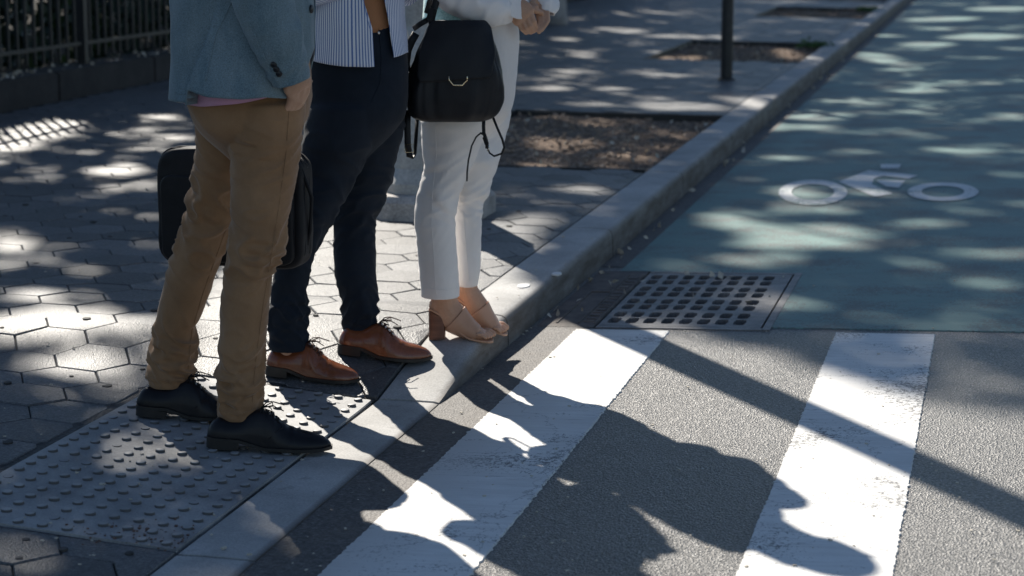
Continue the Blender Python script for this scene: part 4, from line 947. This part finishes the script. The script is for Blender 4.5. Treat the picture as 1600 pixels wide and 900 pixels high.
seam('hem_stitch', bvh(jk.data), [(272, 146), (295, 147), (318, 146)], jacket_m, jk, 0.001)
tb2 = bvh(s1.data)
for (px, py) in ((428, 101), (432, 108), (436, 115)):
    p, nn = hit(tb2, px, py, 0.001)
    if p: mb = MB(); mb.tube([p, p + nn * 0.003], [0.0085, 0.0075], 14); under(part('cuff_button', mb, button_m), jk)
seam('sleeve_seam', tb2, [(374, -20), (388, 30), (405, 72), (424, 112), (436, 130)], jacket_m, jk, 0.0022)
tb3 = bvh(m); p, nn = hit(bvh(jk.data), 485, 14, 0.002)
if p: mb = MB(); mb.tube([p, p + nn * 0.003], [0.011, 0.01], 16); under(part('front_button', mb, button_m), jk)
dress_shoe(p1, (323, 702), (512, 708), blackshoe_m, lace_dark, 0.315, 1)
dress_shoe(p1, (213, 652), (398, 660), blackshoe_m, lace_dark, 0.315, -1)

# laptop bag in the far hand
lb = tag(empty('laptop_bag', at(368, 410, BGD)), 'black fabric laptop bag hanging behind the khaki trousers', 'bag')
cb = at(367, 322, BGD); sc = scale(cb); hw, hh = 122 / sc, 93 / sc; bx_ = Vector((1, -0.04, 0)).normalized(); byy = UP.cross(bx_)
def rounded(w, h, r, n=6):
    P = []
    for cx, cy, a0 in ((w - r, h - r, 0), (-w + r, h - r, 90), (-w + r, -h + r, 180), (w - r, -h + r, 270)):
        for k in range(n + 1): a = R(a0 + 90 * k / n); P.append((cx + r * math.cos(a), cy + r * math.sin(a)))
    return P
def pillow(mb, c, ex, ez, ey, w, h, r, t, bulge=0.006):
    rings = []
    for s_, y in ((0.9, -t), (0.97, -t * 0.93), (1.0, -t * 0.7), (1.0, t * 0.7), (0.97, t * 0.93), (0.9, t)):
        rings.append([c + ex * (p[0] - (1 - s_) * math.copysign(0.06, p[0])) + ez * (p[1] - (1 - s_) * math.copysign(0.06, p[1])) + ey * y for p in rounded(w, h, r)])
    cen = [[c + ey * (-t - bulge)] * len(rings[0])]; mb.loft(cen + rings + [[c + ey * (t + bulge)] * len(rings[0])], True, False)
mb = MB(); pillow(mb, cb, bx_, UP, byy, hw, hh, 0.05, 0.045, 0.012); m = remesh(mb, 0.006, 4)
for v in m.vertices:                            # sagging, unevenly filled cloth
    q = v.co - cb; n1 = noise.noise(q * 9) * 0.008 + noise.noise(Vector((q.x * 14, q.y * 14, q.z * 30))) * 0.003
    v.co += byy * (n1 * (1 if q.dot(byy) > 0 else -1)) + UP * (-0.012 * max(0, q.z / hh) * (q.dot(bx_) / hw) ** 2 + 0.004 * noise.noise(Vector((q.x * 12, 0, 1)))) + bx_ * (0.004 * noise.noise(Vector((q.z * 12, 5, 1))))
under(link('bag_body', m, bagcloth_m), lb)
mb = MB(); pillow(mb, cb - byy * 0.052 - UP * 0.03, bx_, UP, byy, hw * 0.9, hh * 0.72, 0.03, 0.012, 0.003); under(part('front_pocket', mb, bagcloth_m, None, True, 50), lb)
for t in (-0.02, 0.015):
    mb = MB(); P = rounded(hw - 0.002, hh - 0.006, 0.05); mb.tube([cb + bx_ * p[0] + UP * p[1] + byy * t for p in P + P[:1]], 0.0028, 6); under(part('piping', mb, bagcloth_m), lb)
mb = MB(); zt0 = cb + bx_ * (-hw - 0.002) + UP * (hh * 0.55); mb.tube([zt0 + UP * .012, zt0 - bx_ * .006 + UP * 0.0, zt0 - bx_ * .007 - UP * .012], 0.0022, 6); mb.box(zt0 - bx_ * .009 - UP * .028, (0.0015, 0.0035, 0.016), Matrix.Rotation(0.25, 3, 'Y')); under(part('zip_pull', mb, silver_m, None, False), lb)
mb = MB(); mb.tube([cb + bx_ * -0.07 + UP * (hh - 0.004), cb + bx_ * -0.06 + UP * (hh + 0.03), bgrip - bx_ * 0.035 - UP * 0.002, bgrip + bx_ * 0.035 - UP * 0.002, cb + bx_ * 0.075 + UP * (hh + 0.03), cb + bx_ * 0.085 + UP * (hh - 0.004)], 0.0085, 10); under(part('handle', mb, bagcloth_m), lb)
mb = MB(); mb.tube([cb + bx_ * (hw - 0.005) + UP * (hh - 0.05) - byy * 0.03, cb + bx_ * (hw + 0.012) + UP * (hh * 0.2), cb + bx_ * (hw + 0.006) - UP * (hh * 0.35), cb + bx_ * (hw - 0.004) - UP * (hh * 0.6)], 0.005, 8); under(part('side_strap', mb, bagcloth_m), lb)

# ------------------------------------------------------------------ person in the striped shirt
p2 = tag(empty('person', on(520, 585)), 'person in open striped shirt, dark navy trousers and brown leather shoes beside the white trousers', 'person')
en, ef = depth(on(470, 585)), depth(on(590, 548)); eh = (en + ef) / 2
near = [(120, 520, 570, eh - .03, 0), (165, 482, 598, eh - .075, 0), (220, 472, 585, eh - .08, .003), (270, 466, 562, eh - .07, .004), (310, 458, 540, en, .004), (345, 448, 521, en, .006), (375, 438, 503, en, .006), (400, 432, 491, en, .003), (440, 425, 482, en, .002), (465, 421, 477, en, .005), (490, 420, 481, en, .008), (510, 420, 479, en, .007), (533, 419, 482, en, .003), (545, 421, 482, en, 0)]
far = [(120, 550, 600, eh + .03, 0), (165, 522, 632, eh + .075, 0), (200, 526, 633, eh + .08, .003), (240, 524, 620, eh + .08, .003), (280, 520, 614, ef, .004), (311, 519, 602, ef, .006), (335, 519, 589, ef, .006), (360, 520, 587, ef, .004), (400, 521, 588, ef, .001), (432, 523, 588, ef, .002), (462, 532, 589, ef, .005), (484, 534, 591, ef, .008), (504, 535, 588, ef, .006), (520, 537, 585, ef, 0)]
pel = [(20, 488, 628, eh, .13, 0), (60, 482, 634, eh, .14, 0), (110, 478, 638, eh, .16, .001), (160, 476, 637, eh, .168, .002), (185, 480, 632, eh, .16, .003), (210, 498, 612, eh, .13, .002), (245, 530, 575, eh, .06, 0), (268, 545, 560, eh, .02, 0)]
mb = MB(); mb.loft(leg_rings(near, 220, 48, 13.1, 1.08, ridges=[(470, -10, .008, 6, 5), (488, -20, .010, 6, -4), (506, -60, .008, 6, 5), (522, -90, .006, 6, 0), (345, -40, .006, 7, 8)]))
mb.loft(leg_rings(far, 220, 48, 18.4, 1.08, ridges=[(330, 0, .007, 7, 8), (346, -40, .006, 6, 6), (468, 0, .006, 6, 4), (485, 0, .010, 6, -4), (502, -60, .007, 6, 4)])); mb.loft(pelvis_rings(pel, 40, 52, 15))
tm2 = remesh(mb, 0.0042, 2, 0.35); tr2 = under(link('trousers', tm2, navy_m), p2); tb = bvh(tm2)
seam('fly_seam', tb, [(592, 46), (596, 90), (594, 130), (580, 160)], navy_m, tr2, 0.0014)
p, nn = hit(tb, 591.5, 51, 0.001)
if p: mb = MB(); mb.tube([p, p + nn * 0.003], [0.005, 0.0045], 12); under(part('trouser_button', mb, silver_m), tr2)
B = MB(); B.loft(leg_rings([(r[0], r[1], r[2], r[3], 0) for r in near[2:-2]] + [(560, 432, 472, en, 0)], 40, 20, 1, 1.0, 0.72)); B.loft(leg_rings([(r[0], r[1], r[2], r[3], 0) for r in far[2:-2]] + [(535, 546, 580, ef, 0)], 40, 20, 1, 1.0, 0.72))
low = at(556, 160, eh); top = Vector((low.x + 0.01, low.y, 1.46)); F2 = (RT * 0.72 - FH * 0.69).normalized(); L2 = UP.cross(F2)
torso(B, low, top, F2, 0.135, 0.108); neck = top + UP * 0.07; B.tube([top - UP * 0.03, neck, neck + UP * 0.05 + F2 * 0.015], [0.06, 0.055, 0.055], 14)
hinfo2 = head(B, neck + UP * 0.035, Vector((1, -0.2, 0)))
arms2 = []
for s_ in (-1, 1):
    sh_ = top + L2 * (s_ * 0.17) - UP * 0.06; el_ = sh_ + L2 * (s_ * 0.035) - UP * 0.255 - F2 * 0.03; wr_ = el_ + F2 * 0.21 - L2 * (s_ * 0.13) + UP * 0.06
    B.tube([sh_, sh_.lerp(el_, 0.5), el_, el_.lerp(wr_, 0.5), wr_], [0.04, 0.044, 0.04, 0.036, 0.027], 14); d_ = (wr_ - el_).normalized(); k_ = wr_ + d_ * 0.085; fing = []
    for o in (0.027, 0.009, -0.009, -0.027): b0 = k_ + UP * o; fing.append([b0, b0 + d_ * 0.032 - L2 * s_ * 0.006, b0 + d_ * 0.055 - L2 * s_ * 0.02, b0 + d_ * 0.066 - L2 * s_ * 0.038])
    hand(B, wr_, k_, UP, fing, [wr_ + UP * 0.022 + d_ * 0.02, wr_ + UP * 0.042 + d_ * 0.05 - L2 * s_ * 0.01, wr_ + UP * 0.046 + d_ * 0.085 - L2 * s_ * 0.02]); arms2.append((sh_, el_, wr_, s_))
under(link('body', remesh(B, 0.005, 2), skin2_m), p2); headparts(p2, hinfo2, 1.0, False)
# tan top tucked into the trousers
rows = [(-175, 520, 600, eh, .1), (-165, 505, 612, eh, .14), (-80, 500, 622, eh, .14), (0, 494, 624, eh, .138), (46, 489, 629, eh, .139)]
m = open_sheet(rows, lambda v: (0, 2 * PI), lambda q: 47, 24, 70, 6, 0.003, 0.002); thick(under(link('undershirt', m, tan_m), p2), 0.002)
# striped shirt worn open
rows = [(-180, 520, 600, eh, .1), (-170, 490, 625, eh, .16), (-140, 480, 636, eh, .172), (-60, 478, 637, eh, .172), (0, 480, 633, eh, .166), (60, 478, 637, eh, .172), (100, 476, 641, eh, .178)]
def sphi(v):
    y = -180 + 277 * v
    return (R(np.interp(y, [-180, -60, 0, 40, 97], [72, 76, 78.5, 70, 69.5])), R(360 + np.interp(y, [-180, -60, 0, 50, 90], [62, 57, 54, 47, 44])))
def shem(q):
    q = math.degrees(q)
    return float(np.interp(q, [60, 75, 95, 130, 170, 230, 300, 350, 380, 398, 410], [97, 98, 97, 92, 82, 96, 96, 82, 80, 84, 86]))
m = open_sheet(rows, sphi, shem, 70, 180, 9, 0.0085, 0.002); shirt2 = thick(under(link('shirt', m, stripe_m), p2), 0.002)
for sh_, el_, wr_, s_ in arms2:
    sleeve(p2, [sh_ - L2 * (s_ * 0.03) + UP * 0.03, sh_ - UP * 0.1, el_, el_.lerp(wr_, 0.55), wr_], [0.064, 0.064, 0.056, 0.048, 0.04], stripe_m, 'sleeve', 0.005, 3 + s_, parent=shirt2)
tb = bvh(m)
for (px, py) in ((572.5, 14),):
    p, nn = hit(tb, px, py, 0.001)
    if p: mb = MB(); mb.tube([p, p + nn * 0.002], [0.0048, 0.0042], 12); under(part('shirt_button', mb, gum_m), shirt2)
seam('placket', tb, [(566, -10), (573, 25), (579, 50), (580, 92)], stripe_m, shirt2, 0.0008)
dress_shoe(p2, (416, 583), (561, 600), brownshoe_m, lace_brown, 0.277, 1)
dress_shoe(p2, (528, 549), (681, 566), brownshoe_m, lace_brown, 0.28, -1)

# ------------------------------------------------------------------ person in white
p3 = tag(empty('person', on(725, 530)), 'person in white trousers and white blouse with hands clasped, standing on the kerb edge', 'person')
gn = depth(on(725, 527.5)); gf = gn + 0.1; gh = (gn + gf) / 2 + 0.02
near = [(90, 690, 745, gh - .02, 0), (135, 657, 772, gh - .065, 0), (190, 657, 762, gh - .07, .002), (233, 660, 748, gh - .06, .002), (263, 664, 736, gn, .003), (290, 656, 724, gn, .003), (311, 650, 716, gn, .002), (340, 647, 711, gn, .002), (388, 652, 713, gn, .001), (420, 655, 716, gn, .001), (450, 657, 718, gn, .001), (463, 658, 718, gn, 0)]
far = [(90, 730, 780, gh + .02, 0), (135, 692, 803, gh + .065, 0), (190, 698, 797, gh + .07, .002), (213, 702, 790, gh + .07, .002), (247, 706, 782, gf, .002), (280, 709, 770, gf, .003), (300, 710, 764, gf, .004), (316, 711, 755, gf, .005), (345, 711, 753, gf, .002), (377, 711, 752, gf, .001), (421, 713, 751, gf, .001), (447, 714, 746, gf, 0)]
pel = [(-20, 690, 800, gh, .115, 0), (30, 680, 809, gh, .135, .001), (60, 668, 812, gh, .15, .001), (117, 655, 808, gh, .16, .001), (160, 656, 803, gh, .155, .002), (180, 662, 796, gh, .145, .002), (205, 682, 770, gh, .1, .001), (235, 710, 742, gh, .04, 0)]
mb = MB(); mb.loft(leg_rings(near, 200, 48, 23.1, 1.08, ridges=[(268, -170, .006, 8, -14), (318, -60, .005, 9, 16), (338, -40, .004, 8, 14), (300, -100, .003, 8, 18)]))
mb.loft(leg_rings(far, 200, 48, 28.4, 1.15, ridges=[(306, -30, .006, 7, 8), (318, -20, .007, 6, 4), (330, -40, .004, 6, 6)])); mb.loft(pelvis_rings(pel, 40, 52, 25))
tm3 = remesh(mb, 0.0042, 2); tr3 = under(link('trousers', tm3, ivory_m), p3); tb = bvh(tm3)
seam('side_seam', tb, [(680, 195), (682, 240), (676, 300), (674, 350), (678, 400), (681, 460)], ivory_m, tr3, 0.0011)
seam('pressed_crease', tb, [(724, 330), (728, 380), (733, 440)], ivory_m, tr3, 0.0012)
seam('hem_stitch', tb, [(661, 449), (685, 453), (714, 451)], ivory_m, tr3, 0.0009)
B = MB(); B.loft(leg_rings([(r[0], r[1], r[2], r[3], 0) for r in near[2:-2]] + [(452, 670, 716, gn, 0)], 40, 20, 1, 1.0, 0.7)); B.loft(leg_rings([(r[0], r[1], r[2], r[3], 0) for r in far[2:-2]] + [(440, 716, 744, gf, 0)], 40, 20, 1, 1.0, 0.72))
low = at(738, 120, gh); top = Vector((low.x + 0.02, low.y, 1.55)); F3 = Vector((1, -0.22, 0)).normalized(); L3 = UP.cross(F3)
torso(B, low, top, F3, 0.14, 0.1); neck = top + UP * 0.06; B.tube([top - UP * 0.03, neck, neck + UP * 0.05 + F3 * 0.015], [0.05, 0.046, 0.046], 14)
hinfo3 = head(B, neck + UP * 0.03, F3, 0.93)
# feet on block heels: ankle, instep, ball and five toes each
nails = []
def foot(B, ank, path, d, toes, wd, kerbz=0):
    P = [at(x, y, d) for x, y, r, f in path]
    B.tube(P, [r for x, y, r, f in path], 18, True, [f for x, y, r, f in path], RT)
    for (x0, y0, x1, y1, r, dd) in toes:
        a, b = at(x0, y0, d + dd), at(x1, y1, d + dd); m_ = a.lerp(b, 0.55) + UP * 0.004
        B.tube([a, m_, b], [r * 1.05, r, r * 0.9], 10); B.ball(b, r * 0.95, 10, 6)
        nails.append((b + UP * r * 0.62 + (b - a).normalized() * r * 0.2, (b - a).normalized(), r))
foot(B, None, [(695, 445, .034, 1.0), (695, 466, .036, .95), (697, 480, .043, .8), (706, 493, .047, .72), (719, 505, .04, .85), (733, 514, .030, 1.25), (746, 520, .0215, 1.9), (756, 523.5, .0155, 2.6)], gn, [(744, 522, 758, 527.8, .0068, -.041), (748, 521, 762.5, 527, .007, -.024), (752, 520, 766, 525.6, .0072, -.007), (755, 518.5, 768.5, 523.6, .0074, .010), (757, 517, 770.5, 521.6, .0105, .032)], 0.04)
foot(B, None, [(729, 436, .031, 1.0), (730, 452, .033, .95), (735, 466, .039, .85), (744, 480, .04, .8), (754, 493, .034, .95), (764, 503, .027, 1.3), (773, 510, .0205, 1.9), (780, 514, .015, 2.5)], gf, [(770, 512, 781, 518.5, .0068, -.039), (774, 511, 785, 517.5, .007, -.022), (776, 510, 788, 516, .0072, -.005), (778, 509, 790, 514, .0074, .012), (779, 507, 791, 511.5, .0105, .034)], 0.04)
B.ball(at(683, 478, gn), (0.026, 0.026, 0.028), 12, 8); B.ball(at(722, 462, gf), (0.025, 0.025, 0.027), 12, 8)
# arms with clasped hands
shn3 = top - L3 * 0.18 - UP * 0.05; shf3 = top + L3 * 0.18 - UP * 0.05
hd = gh - 0.13
eln3 = at(700, -20, gh - 0.2); wrn3 = at(799, 2, hd); elf3 = shf3 - UP * 0.25 + F3 * 0.02 + L3 * 0.02; wrf3 = at(838, -14, hd + 0.09)
B.tube([shn3, shn3.lerp(eln3, .5), eln3, eln3.lerp(wrn3, .5), wrn3], [.034, .037, .034, .031, .024], 14)
B.tube([shf3, shf3.lerp(elf3, .5), elf3, elf3.lerp(wrf3, .5), wrf3], [.034, .037, .034, .031, .024], 14)
def fpx(l, d): return [at(x, y, d + e) for x, y, e in l]
kn3 = at(820, 27, hd - 0.01); sd3 = (at(833, 17, hd - 0.012) - at(808, 34, hd - 0.004)).normalized()
hand(B, wrn3, kn3, sd3, [fpx([(829, 20, -.012), (834, 33, -.018), (837, 42, -.002)], hd), fpx([(824, 26, -.012), (829, 40, -.018), (834, 49, -.004)], hd), fpx([(817, 31, -.01), (822, 44, -.014), (829, 51, 0)], hd), fpx([(810, 35, -.006), (815, 45, -.008), (822, 52, .004)], hd)],
     fpx([(812, 8, -.002), (825, 12, .002), (838, 17, .012), (846, 20, .022)], hd), 0.036)
kf3 = at(846, 14, hd + 0.055)
hand(B, wrf3, kf3, (at(856, 14, hd + .05) - at(836, 14, hd + .06)).normalized(), [fpx([(854, 18, .045), (856, 32, .03), (850, 42, .012)], hd), fpx([(850, 18, .045), (852, 36, .026), (846, 47, .008)], hd), fpx([(845, 18, .045), (847, 36, .02), (842, 50, .004)], hd), fpx([(840, 18, .045), (842, 34, .02), (839, 44, .006)], hd)],
     fpx([(836, 2, .05), (832, 6, .03), (838, 11, .012)], hd), 0.034)
under(link('body', remesh(B, 0.0029, 1), skin_m), p3); headparts(p3, hinfo3, 0.93, True)
# open-toed mules
def mule(path_lo, path_up, d, heel, wds):
    sh = empty('shoe', at(*heel[0], d)); under(sh, p3)
    mb = MB(); rings = []                           # insole and sole, curved from heel seat to toe
    for (x, y), wd in zip(path_lo, wds):
        c = at(x, y, d); rings.append([c - FH * wd + UP * .003, c + FH * wd + UP * .003, c + FH * wd - UP * .004, c - FH * wd - UP * .004])
    mb.loft(rings); o = under(part('sole', mb, nude_m, None, True, 40), sh)
    q = o.modifiers.new('round', 'BEVEL'); q.width = 0.002; q.segments = 2
    mb = MB(); (x0, y0), (x1, y1), (x2, y2), (x3, y3) = heel; hwid = 0.027; rings = []
    T = [at(x0, y0, d), at(x1, y1, d)]; Bt = [at(x3, y3, d), at(x2, y2, d)]
    for p in Bt: p.z = surf(p.x, p.y) + 0.001
    def blk(a, b, w_): c = (a + b) / 2; e = (b - a) / 2; return [c + e * math.copysign(abs(math.cos(q)) ** .5, math.cos(q)) + FH * (w_ * math.copysign(abs(math.sin(q)) ** .5, math.sin(q))) for q in [2 * PI * k / 20 for k in range(20)]]
    mb.loft([blk(Bt[0], Bt[1], hwid * 0.95), blk(T[0], T[1], hwid)]); under(part('heel', mb, heel_m, None, True, 50), sh)
    mb = MB(); rings = []                           # the vamp wraps the foot
    for x, y, r, f in path_up:
        c = at(x, y, d); rings.append((c, r, f))
    mb.tube([c for c, r, f in rings], [r for c, r, f in rings], 28, False, [f for c, r, f in rings], RT); m_ = mb.mesh('vamp', True)
    o = under(link('vamp', m_, nude_m), sh); q = o.modifiers.new('t', 'SOLIDIFY'); q.thickness = 0.001; q.offset = 1; q2 = o.modifiers.new('s', 'SUBSURF'); q2.levels = q2.render_levels = 1
mule([(671, 481), (680, 485), (693, 492), (706, 504), (719, 517), (733, 525.5), (750, 529), (764, 531), (771, 532)], [(709, 496, .0485, .74), (719, 505, .0425, .87), (733, 514, .0322, 1.27), (742, 518, .0255, 1.7), (746, 520, .0228, 1.95)], gn, [(669.5, 483), (697, 497), (696, 527), (670, 522)], [.024, .028, .029, .03, .034, .039, .041, .036, .02])
mule([(712, 464), (720, 468), (731, 476), (742, 487), (753, 499), (764, 509.5), (776, 516), (787, 520), (793, 521)], [(746, 482, .0415, .82), (754, 493, .036, .97), (764, 503, .029, 1.32), (769, 507, .0255, 1.62), (772, 509, .023, 1.85)], gf, [(710.5, 466), (735, 480), (734, 508), (711, 505)], [.024, .028, .029, .03, .034, .038, .04, .035, .02])
for p, t, r in nails:
    mb = MB(); n_ = (UP - t * UP.dot(t)).normalized(); l_ = t.cross(n_); mb.ball(p, (r * .62, r * .5, r * .18), 10, 6, Matrix((t, l_, n_)).transposed()); under(part('toe_nail', mb, nail_m), p3)
# mint lace top under a loose white blouse
rows = [(-165, 700, 770, gh, .08), (-150, 690, 785, gh, .12), (-60, 675, 800, gh, .122), (0, 662, 800, gh, .128), (34, 660, 806, gh, .14)]
m = open_sheet(rows, lambda v: (0, 2 * PI), lambda q: 33, 24, 70, 16, 0.003, 0.002); thick(under(link('lace_top', m, mint_m), p3), 0.002)
rows = [(-172, 700, 772, gh, .08), (-160, 676, 796, gh, .16), (-120, 668, 808, gh, .19), (-40, 668, 826, gh, .195), (10, 672, 836, gh, .2), (40, 676, 836, gh, .2)]
m = open_sheet(rows, lambda v: (0.4, 2 * PI - 0.5), lambda q: float(np.interp(q, [0.4, 1.1, 1.7, 2.4, 3.1, 4.5, 5.8], [26, 22, 17, 10, -6, 2, 18])) + 2.5 * math.sin(q * 9), 60, 160, 19, 0.012, 0.002)
bl3 = thick(under(link('blouse', m, blouse_m), p3), 0.002)
sleeve(p3, [shn3 + L3 * .02 + UP * .03, shn3 - UP * .08, eln3, at(735, -2, gh - .19), at(765, 10, gh - .17), at(785, 14, hd - .01), at(797, 10, hd - .002)], [.055, .06, .062, .064, .06, .048, .034], blouse_m, 'sleeve', .008, 12, parent=bl3, fq=30)
sleeve(p3, [shf3 - L3 * .02 + UP * .03, shf3 - UP * .08, elf3, elf3.lerp(wrf3, .5), wrf3.lerp(elf3, .15), at(850, 8, hd + .085), at(848, 20, hd + .08)], [.055, .06, .062, .062, .056, .045, .035], blouse_m, 'sleeve', .008, 15, parent=bl3, fq=30)

# ------------------------------------------------------------------ black backpack slung at the hip of the person in white
pd = gh - 0.225
bp = tag(empty('backpack', at(712, 188, pd)), 'black leather backpack with gold hexagonal ring hanging at the hip of the person in white', 'backpack')
def bag_rings(rows, tdepth, d, n=40, seg=48, seed=0, amp=0.003):
    A = smoothrows([(r[0], r[1], r[2], r[3]) for r in rows], n, 2); out = []
    for (y, xl, xr, b) in A:
        c = at((xl + xr) / 2, y, d); a = (xr - xl) / 2 / scale(c); ring = []
        for k in range(seg):
            q = 2 * PI * k / seg; ca, sa = math.cos(q), math.sin(q); e = amp * noise.noise(Vector((ca * 2 + seed, sa * 2, c.z * 12))) + amp * 0.5 * noise.noise(Vector((ca * 9 + seed, sa * 9, c.z * 7)))
            ring.append(c + RT * ((a + e) * math.copysign(abs(ca) ** .62, ca)) + FH * ((b + e) * math.copysign(abs(sa) ** .62, sa)))
        out.append(ring)
    return out
mb = MB(); mb.loft(bag_rings([(32, 676, 758, .03), (45, 668, 766, .042), (80, 652, 776, .06), (110, 640, 785, .068), (135, 634, 789, .072), (155, 634, 787, .072), (175, 637, 779, .066), (185, 646, 770, .056), (189, 662, 755, .04)], 0, pd, 70, 72, 3, .009))
pm = remesh(mb, 0.0045, 2); under(link('pack_body', pm, pack_m), bp); tb = bvh(pm)
# flap: a draped sheet lying over the front
def drape(tree, poly_rows, off, n=22, seg=22):
    rings = []
    for t in np.linspace(0, 1, n):
        A = np.array(poly_rows, float); yl, xl, yr, xr = [np.interp(t, A[:, 0], A[:, j]) for j in (1, 2, 3, 4)]; ring = []
        for k in range(seg + 1):
            u = k / seg; x = xl + (xr - xl) * u; y = yl + (yr - yl) * u; p, nn = hit(tree, x, y, off)
            if p is None: p = at(x, y, pd - 0.03)
            ring.append(p)
        rings.append(ring)
    for it in range(6):
        r2 = [list(r) for r in rings]
        for i in range(n):
            for k in range(seg + 1):
                nb = [rings[i2][k2] for i2, k2 in ((i - 1, k), (i + 1, k), (i, k - 1), (i, k + 1)) if 0 <= i2 < n and 0 <= k2 <= seg]
                av = sum(nb, Vector()) / len(nb); dd = (at(800, 450, 1) - CAM).normalized(); r2[i][k] = rings[i][k] + FH * (0.5 * (av - rings[i][k]).dot(FH))
        rings = r2
    mb = MB(); mb.loft(rings, False); return mb
mb = drape(tb, [(0, 34, 680, 34, 756), (0.12, 42, 672, 42, 764), (0.5, 85, 655, 80, 772), (0.85, 118, 653, 114, 768), (1.0, 129, 656, 122, 764)], 0.006)
fo = thick(under(part('flap', mb, pack_m), bp), 0.004)
q = fo.modifiers.new('s', 'SUBSURF'); q.levels = q.render_levels = 1
tf = bvh(fo.data, pm)
ringp = [(702, 119), (702, 125), (709, 133), (723, 133), (730, 125), (730, 119)]; P = [hit(tf, x, y, 0.006)[0] for x, y in ringp]
if all(P):
    mb = MB(); mb.tube(P, 0.0024, 8); under(part('hexagonal_ring', mb, gold_m), bp)
# shoulder strap with its slider, and the bright edge of the second strap
mb = MB(); mb.tube([at(676, 40, pd - .01), at(674, 30, pd - .01), at(678, 14, pd - .005), at(686, -14, pd + .0), at(694, -60, pd + .03), at(700, -120, pd + .06), shn3 + UP * .075, shn3 + UP * .06 + L3 * .06 - F3 * .05, at(690, -60, gh + .06), at(668, 20, pd + .05)], .0105, 10, True, .35, RT); under(part('shoulder_strap', mb, pack_m), bp)
mb = MB(); mb.box(at(674, 22, pd - .012), (.0105, .006, .017), Matrix.Rotation(0.25, 3, 'Y'), .002); under(part('strap_slider', mb, pack_m, None, False), bp)
mb = MB(); mb.tube([at(646, 45, pd + .02), at(656, 38, pd + .01), at(668, 31, pd)], .008, 8, True, .3, UP); under(part('top_handle', mb, pack_m), bp)
mb = MB(); mb.tube([at(650, 52, pd + .0), at(643, 64, pd), at(637, 78, pd), at(634, 100, pd), at(636, 112, pd)], .012, 8, True, .3, RT); under(part('side_strap', mb, pack_m), bp)
# hanging strap ends
def strap(name, pts, d, w_, mat=pack_m, fl=.3): 
    mb = MB(); mb.tube([at(x, y, d + e) for x, y, e in pts], w_, 8, True, fl, RT); return under(part(name, mb, mat), bp)
strap('hanging_strap', [(637, 172, 0), (636.5, 195, -.005), (637, 225, -.006), (640, 244, -.004), (644, 247, 0), (648, 240, .008), (650, 215, .012), (652, 182, .015)], pd, .0095)
mb = MB(); P = [at(x, y, pd - .012) for x, y in ((632.5, 226), (632.5, 238), (646, 238), (646, 225), (632.5, 226))]; mb.tube(P, .0014, 6); under(part('strap_buckle', mb, gold_m), bp)
strap('hanging_strap', [(756, 184, 0), (755.5, 196, -.004), (756, 208, -.005), (759, 216, -.005), (761, 224, -.004), (761, 232, 0)], pd, .0052)
strap('hanging_strap', [(769, 180, 0), (777, 200, -.01), (785, 218, -.012), (788, 230, -.012), (784, 240, -.01), (772, 244, -.008), (765, 239, -.005), (762, 232, 0)], pd, .0036, fl=.6)
strap('hanging_strap', [(758, 211, -.004), (751, 208, -.008), (744, 214, -.01), (737, 228, -.01), (732, 250, -.008), (730, 268, -.006), (729.5, 283, -.004)], pd, .0048)
mb = MB(); mb.box(at(759, 220, pd - .01), (.006, .005, .013), Matrix.Rotation(-.35, 3, 'Y'), .002); under(part('strap_keeper', mb, pack_m, None, False), bp)
mb = MB(); P = [at(x, y, pd - .014) for x, y in ((763, 226), (764, 231), (761, 236))]; mb.tube(P, .0016, 6); under(part('strap_buckle', mb, silver_m), bp)
